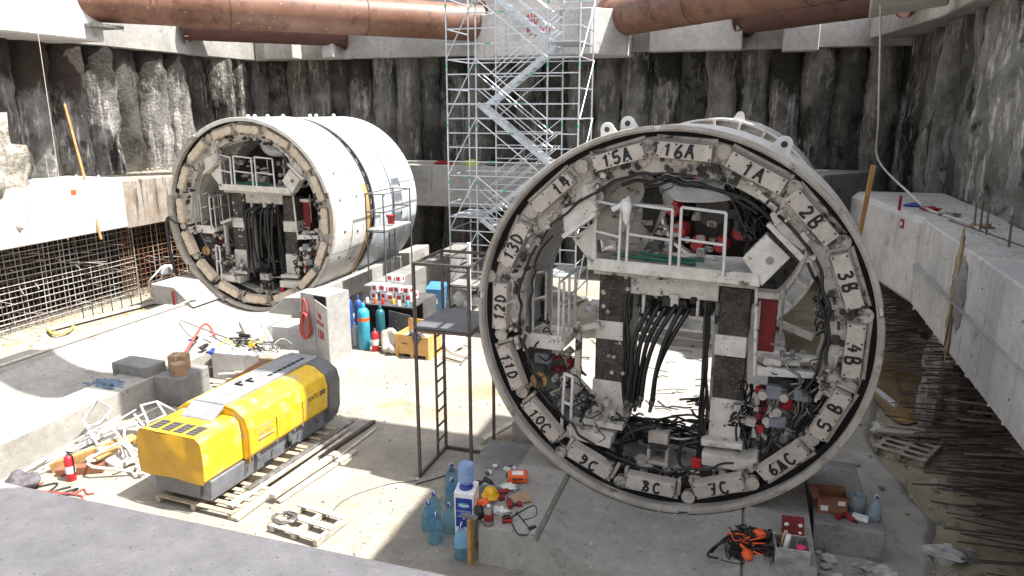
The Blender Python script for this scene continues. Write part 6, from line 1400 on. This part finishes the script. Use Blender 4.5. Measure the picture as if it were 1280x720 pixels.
mb = MB(); c = G(1098, 536, .2); mb.blob((c.x, c.y, .2), (.16, .3, .1), 7, .5, 10); tag(recenter(mb.build('pale_foam', SHEET)), 'patch of pale yellow foam at the left end of the board', 'foam')
plank('white plastic pipe lying in the mud right of the ring', G(1094, 486, .12), G(1121, 507, .12), .09, .09, PLAST, cat='pipe', name='plastic_pipe')
plank('thin steel rod standing slanted in the mud', G(1118, 468, .6), G(1137, 511, .05), .025, .025, DARKST, cat='rod', name='steel_rod')
for px, py in ((1128, 525), (1133, 524)): mb = MB(); c = G(px, py, .06); mb.blob(c, (.12, .06, .04), px, .4, 8); tag(recenter(mb.build('yellow_glove', HELM)), 'small yellow scrap in the mud beside the pallet', 'scrap', 'yellow scraps in the mud')
# rust mud bank, shotcrete column foot under the right beam
mb = MB(); mb.blob((4.6, 17.3, 1.2), (.5, .62, 1.9), 5, .22, 24, fr=3.5); o = recenter(mb.build('pile_foot', ROCK)); tag(o, 'pale exposed concrete pile below the right ledge beam', 'concrete pile')
# small objects on left ledge and back bench
for k, (x, y, m, lb) in enumerate(((-12.9, 29.8, REDM, 'red hose bundle on the back ledge left of the scaffold'), (-11.5, 29.7, YLIGHT, 'lime green rag on the back ledge by the scaffold'), (-10.4, 29.7, CLOTH, 'dark bag on the back ledge behind the scaffold'))):
    mb = MB(); mb.blob((x, y, 4.7), (.4, .2, .16), k+30, .5, 10); tag(recenter(mb.build('ledge_bundle', m)), lb, 'bundle')
# ================================================================== CAMERA, LIGHT, WORLD
cd = bpy.data.cameras.new('camera'); cam = bpy.data.objects.new('camera', cd); COL.objects.link(cam)
cam.location = (0, 0, H); cam.rotation_euler = (PI/2-PT, 0, YW)
cd.sensor_width = 36; cd.lens = 36*F/1280; cd.clip_end = 2000; cd.clip_start = .05
sc.camera = cam
SE, SA = math.radians(62), math.radians(2.0)    # elevation, angle from +x towards +y
d = Vector((math.cos(SE)*math.cos(SA), math.cos(SE)*math.sin(SA), math.sin(SE)))
sl = bpy.data.lights.new('sun', 'SUN'); sl.energy = 4.6; sl.angle = math.radians(.6); sl.color = (1, .96, .9)
so = bpy.data.objects.new('sun', sl); COL.objects.link(so); so.location = (20, 0, 30)
so.rotation_euler = (-d).to_track_quat('-Z', 'Y').to_euler()
w = bpy.data.worlds.new('World'); sc.world = w; w.use_nodes = True
nt = w.node_tree; sky = nt.nodes.new('ShaderNodeTexSky'); sky.sky_type = 'NISHITA'; sky.sun_disc = False
sky.sun_elevation = SE; sky.sun_rotation = PI/2-SA; sky.air_density = 1; sky.dust_density = 2.5; sky.ozone_density = .6
bg = nt.nodes['Background']; bg.inputs['Strength'].default_value = .13
hs = nt.nodes.new('ShaderNodeHueSaturation'); hs.inputs['Saturation'].default_value = .35; nt.links.new(sky.outputs[0], hs.inputs['Color'])
nt.links.new(hs.outputs[0], bg.inputs['Color'])
sc.view_settings.view_transform = 'Standard'; sc.view_settings.look = 'None'; sc.view_settings.gamma = 1
sc.view_settings.exposure = 1.42
sc.render.engine = 'CYCLES'
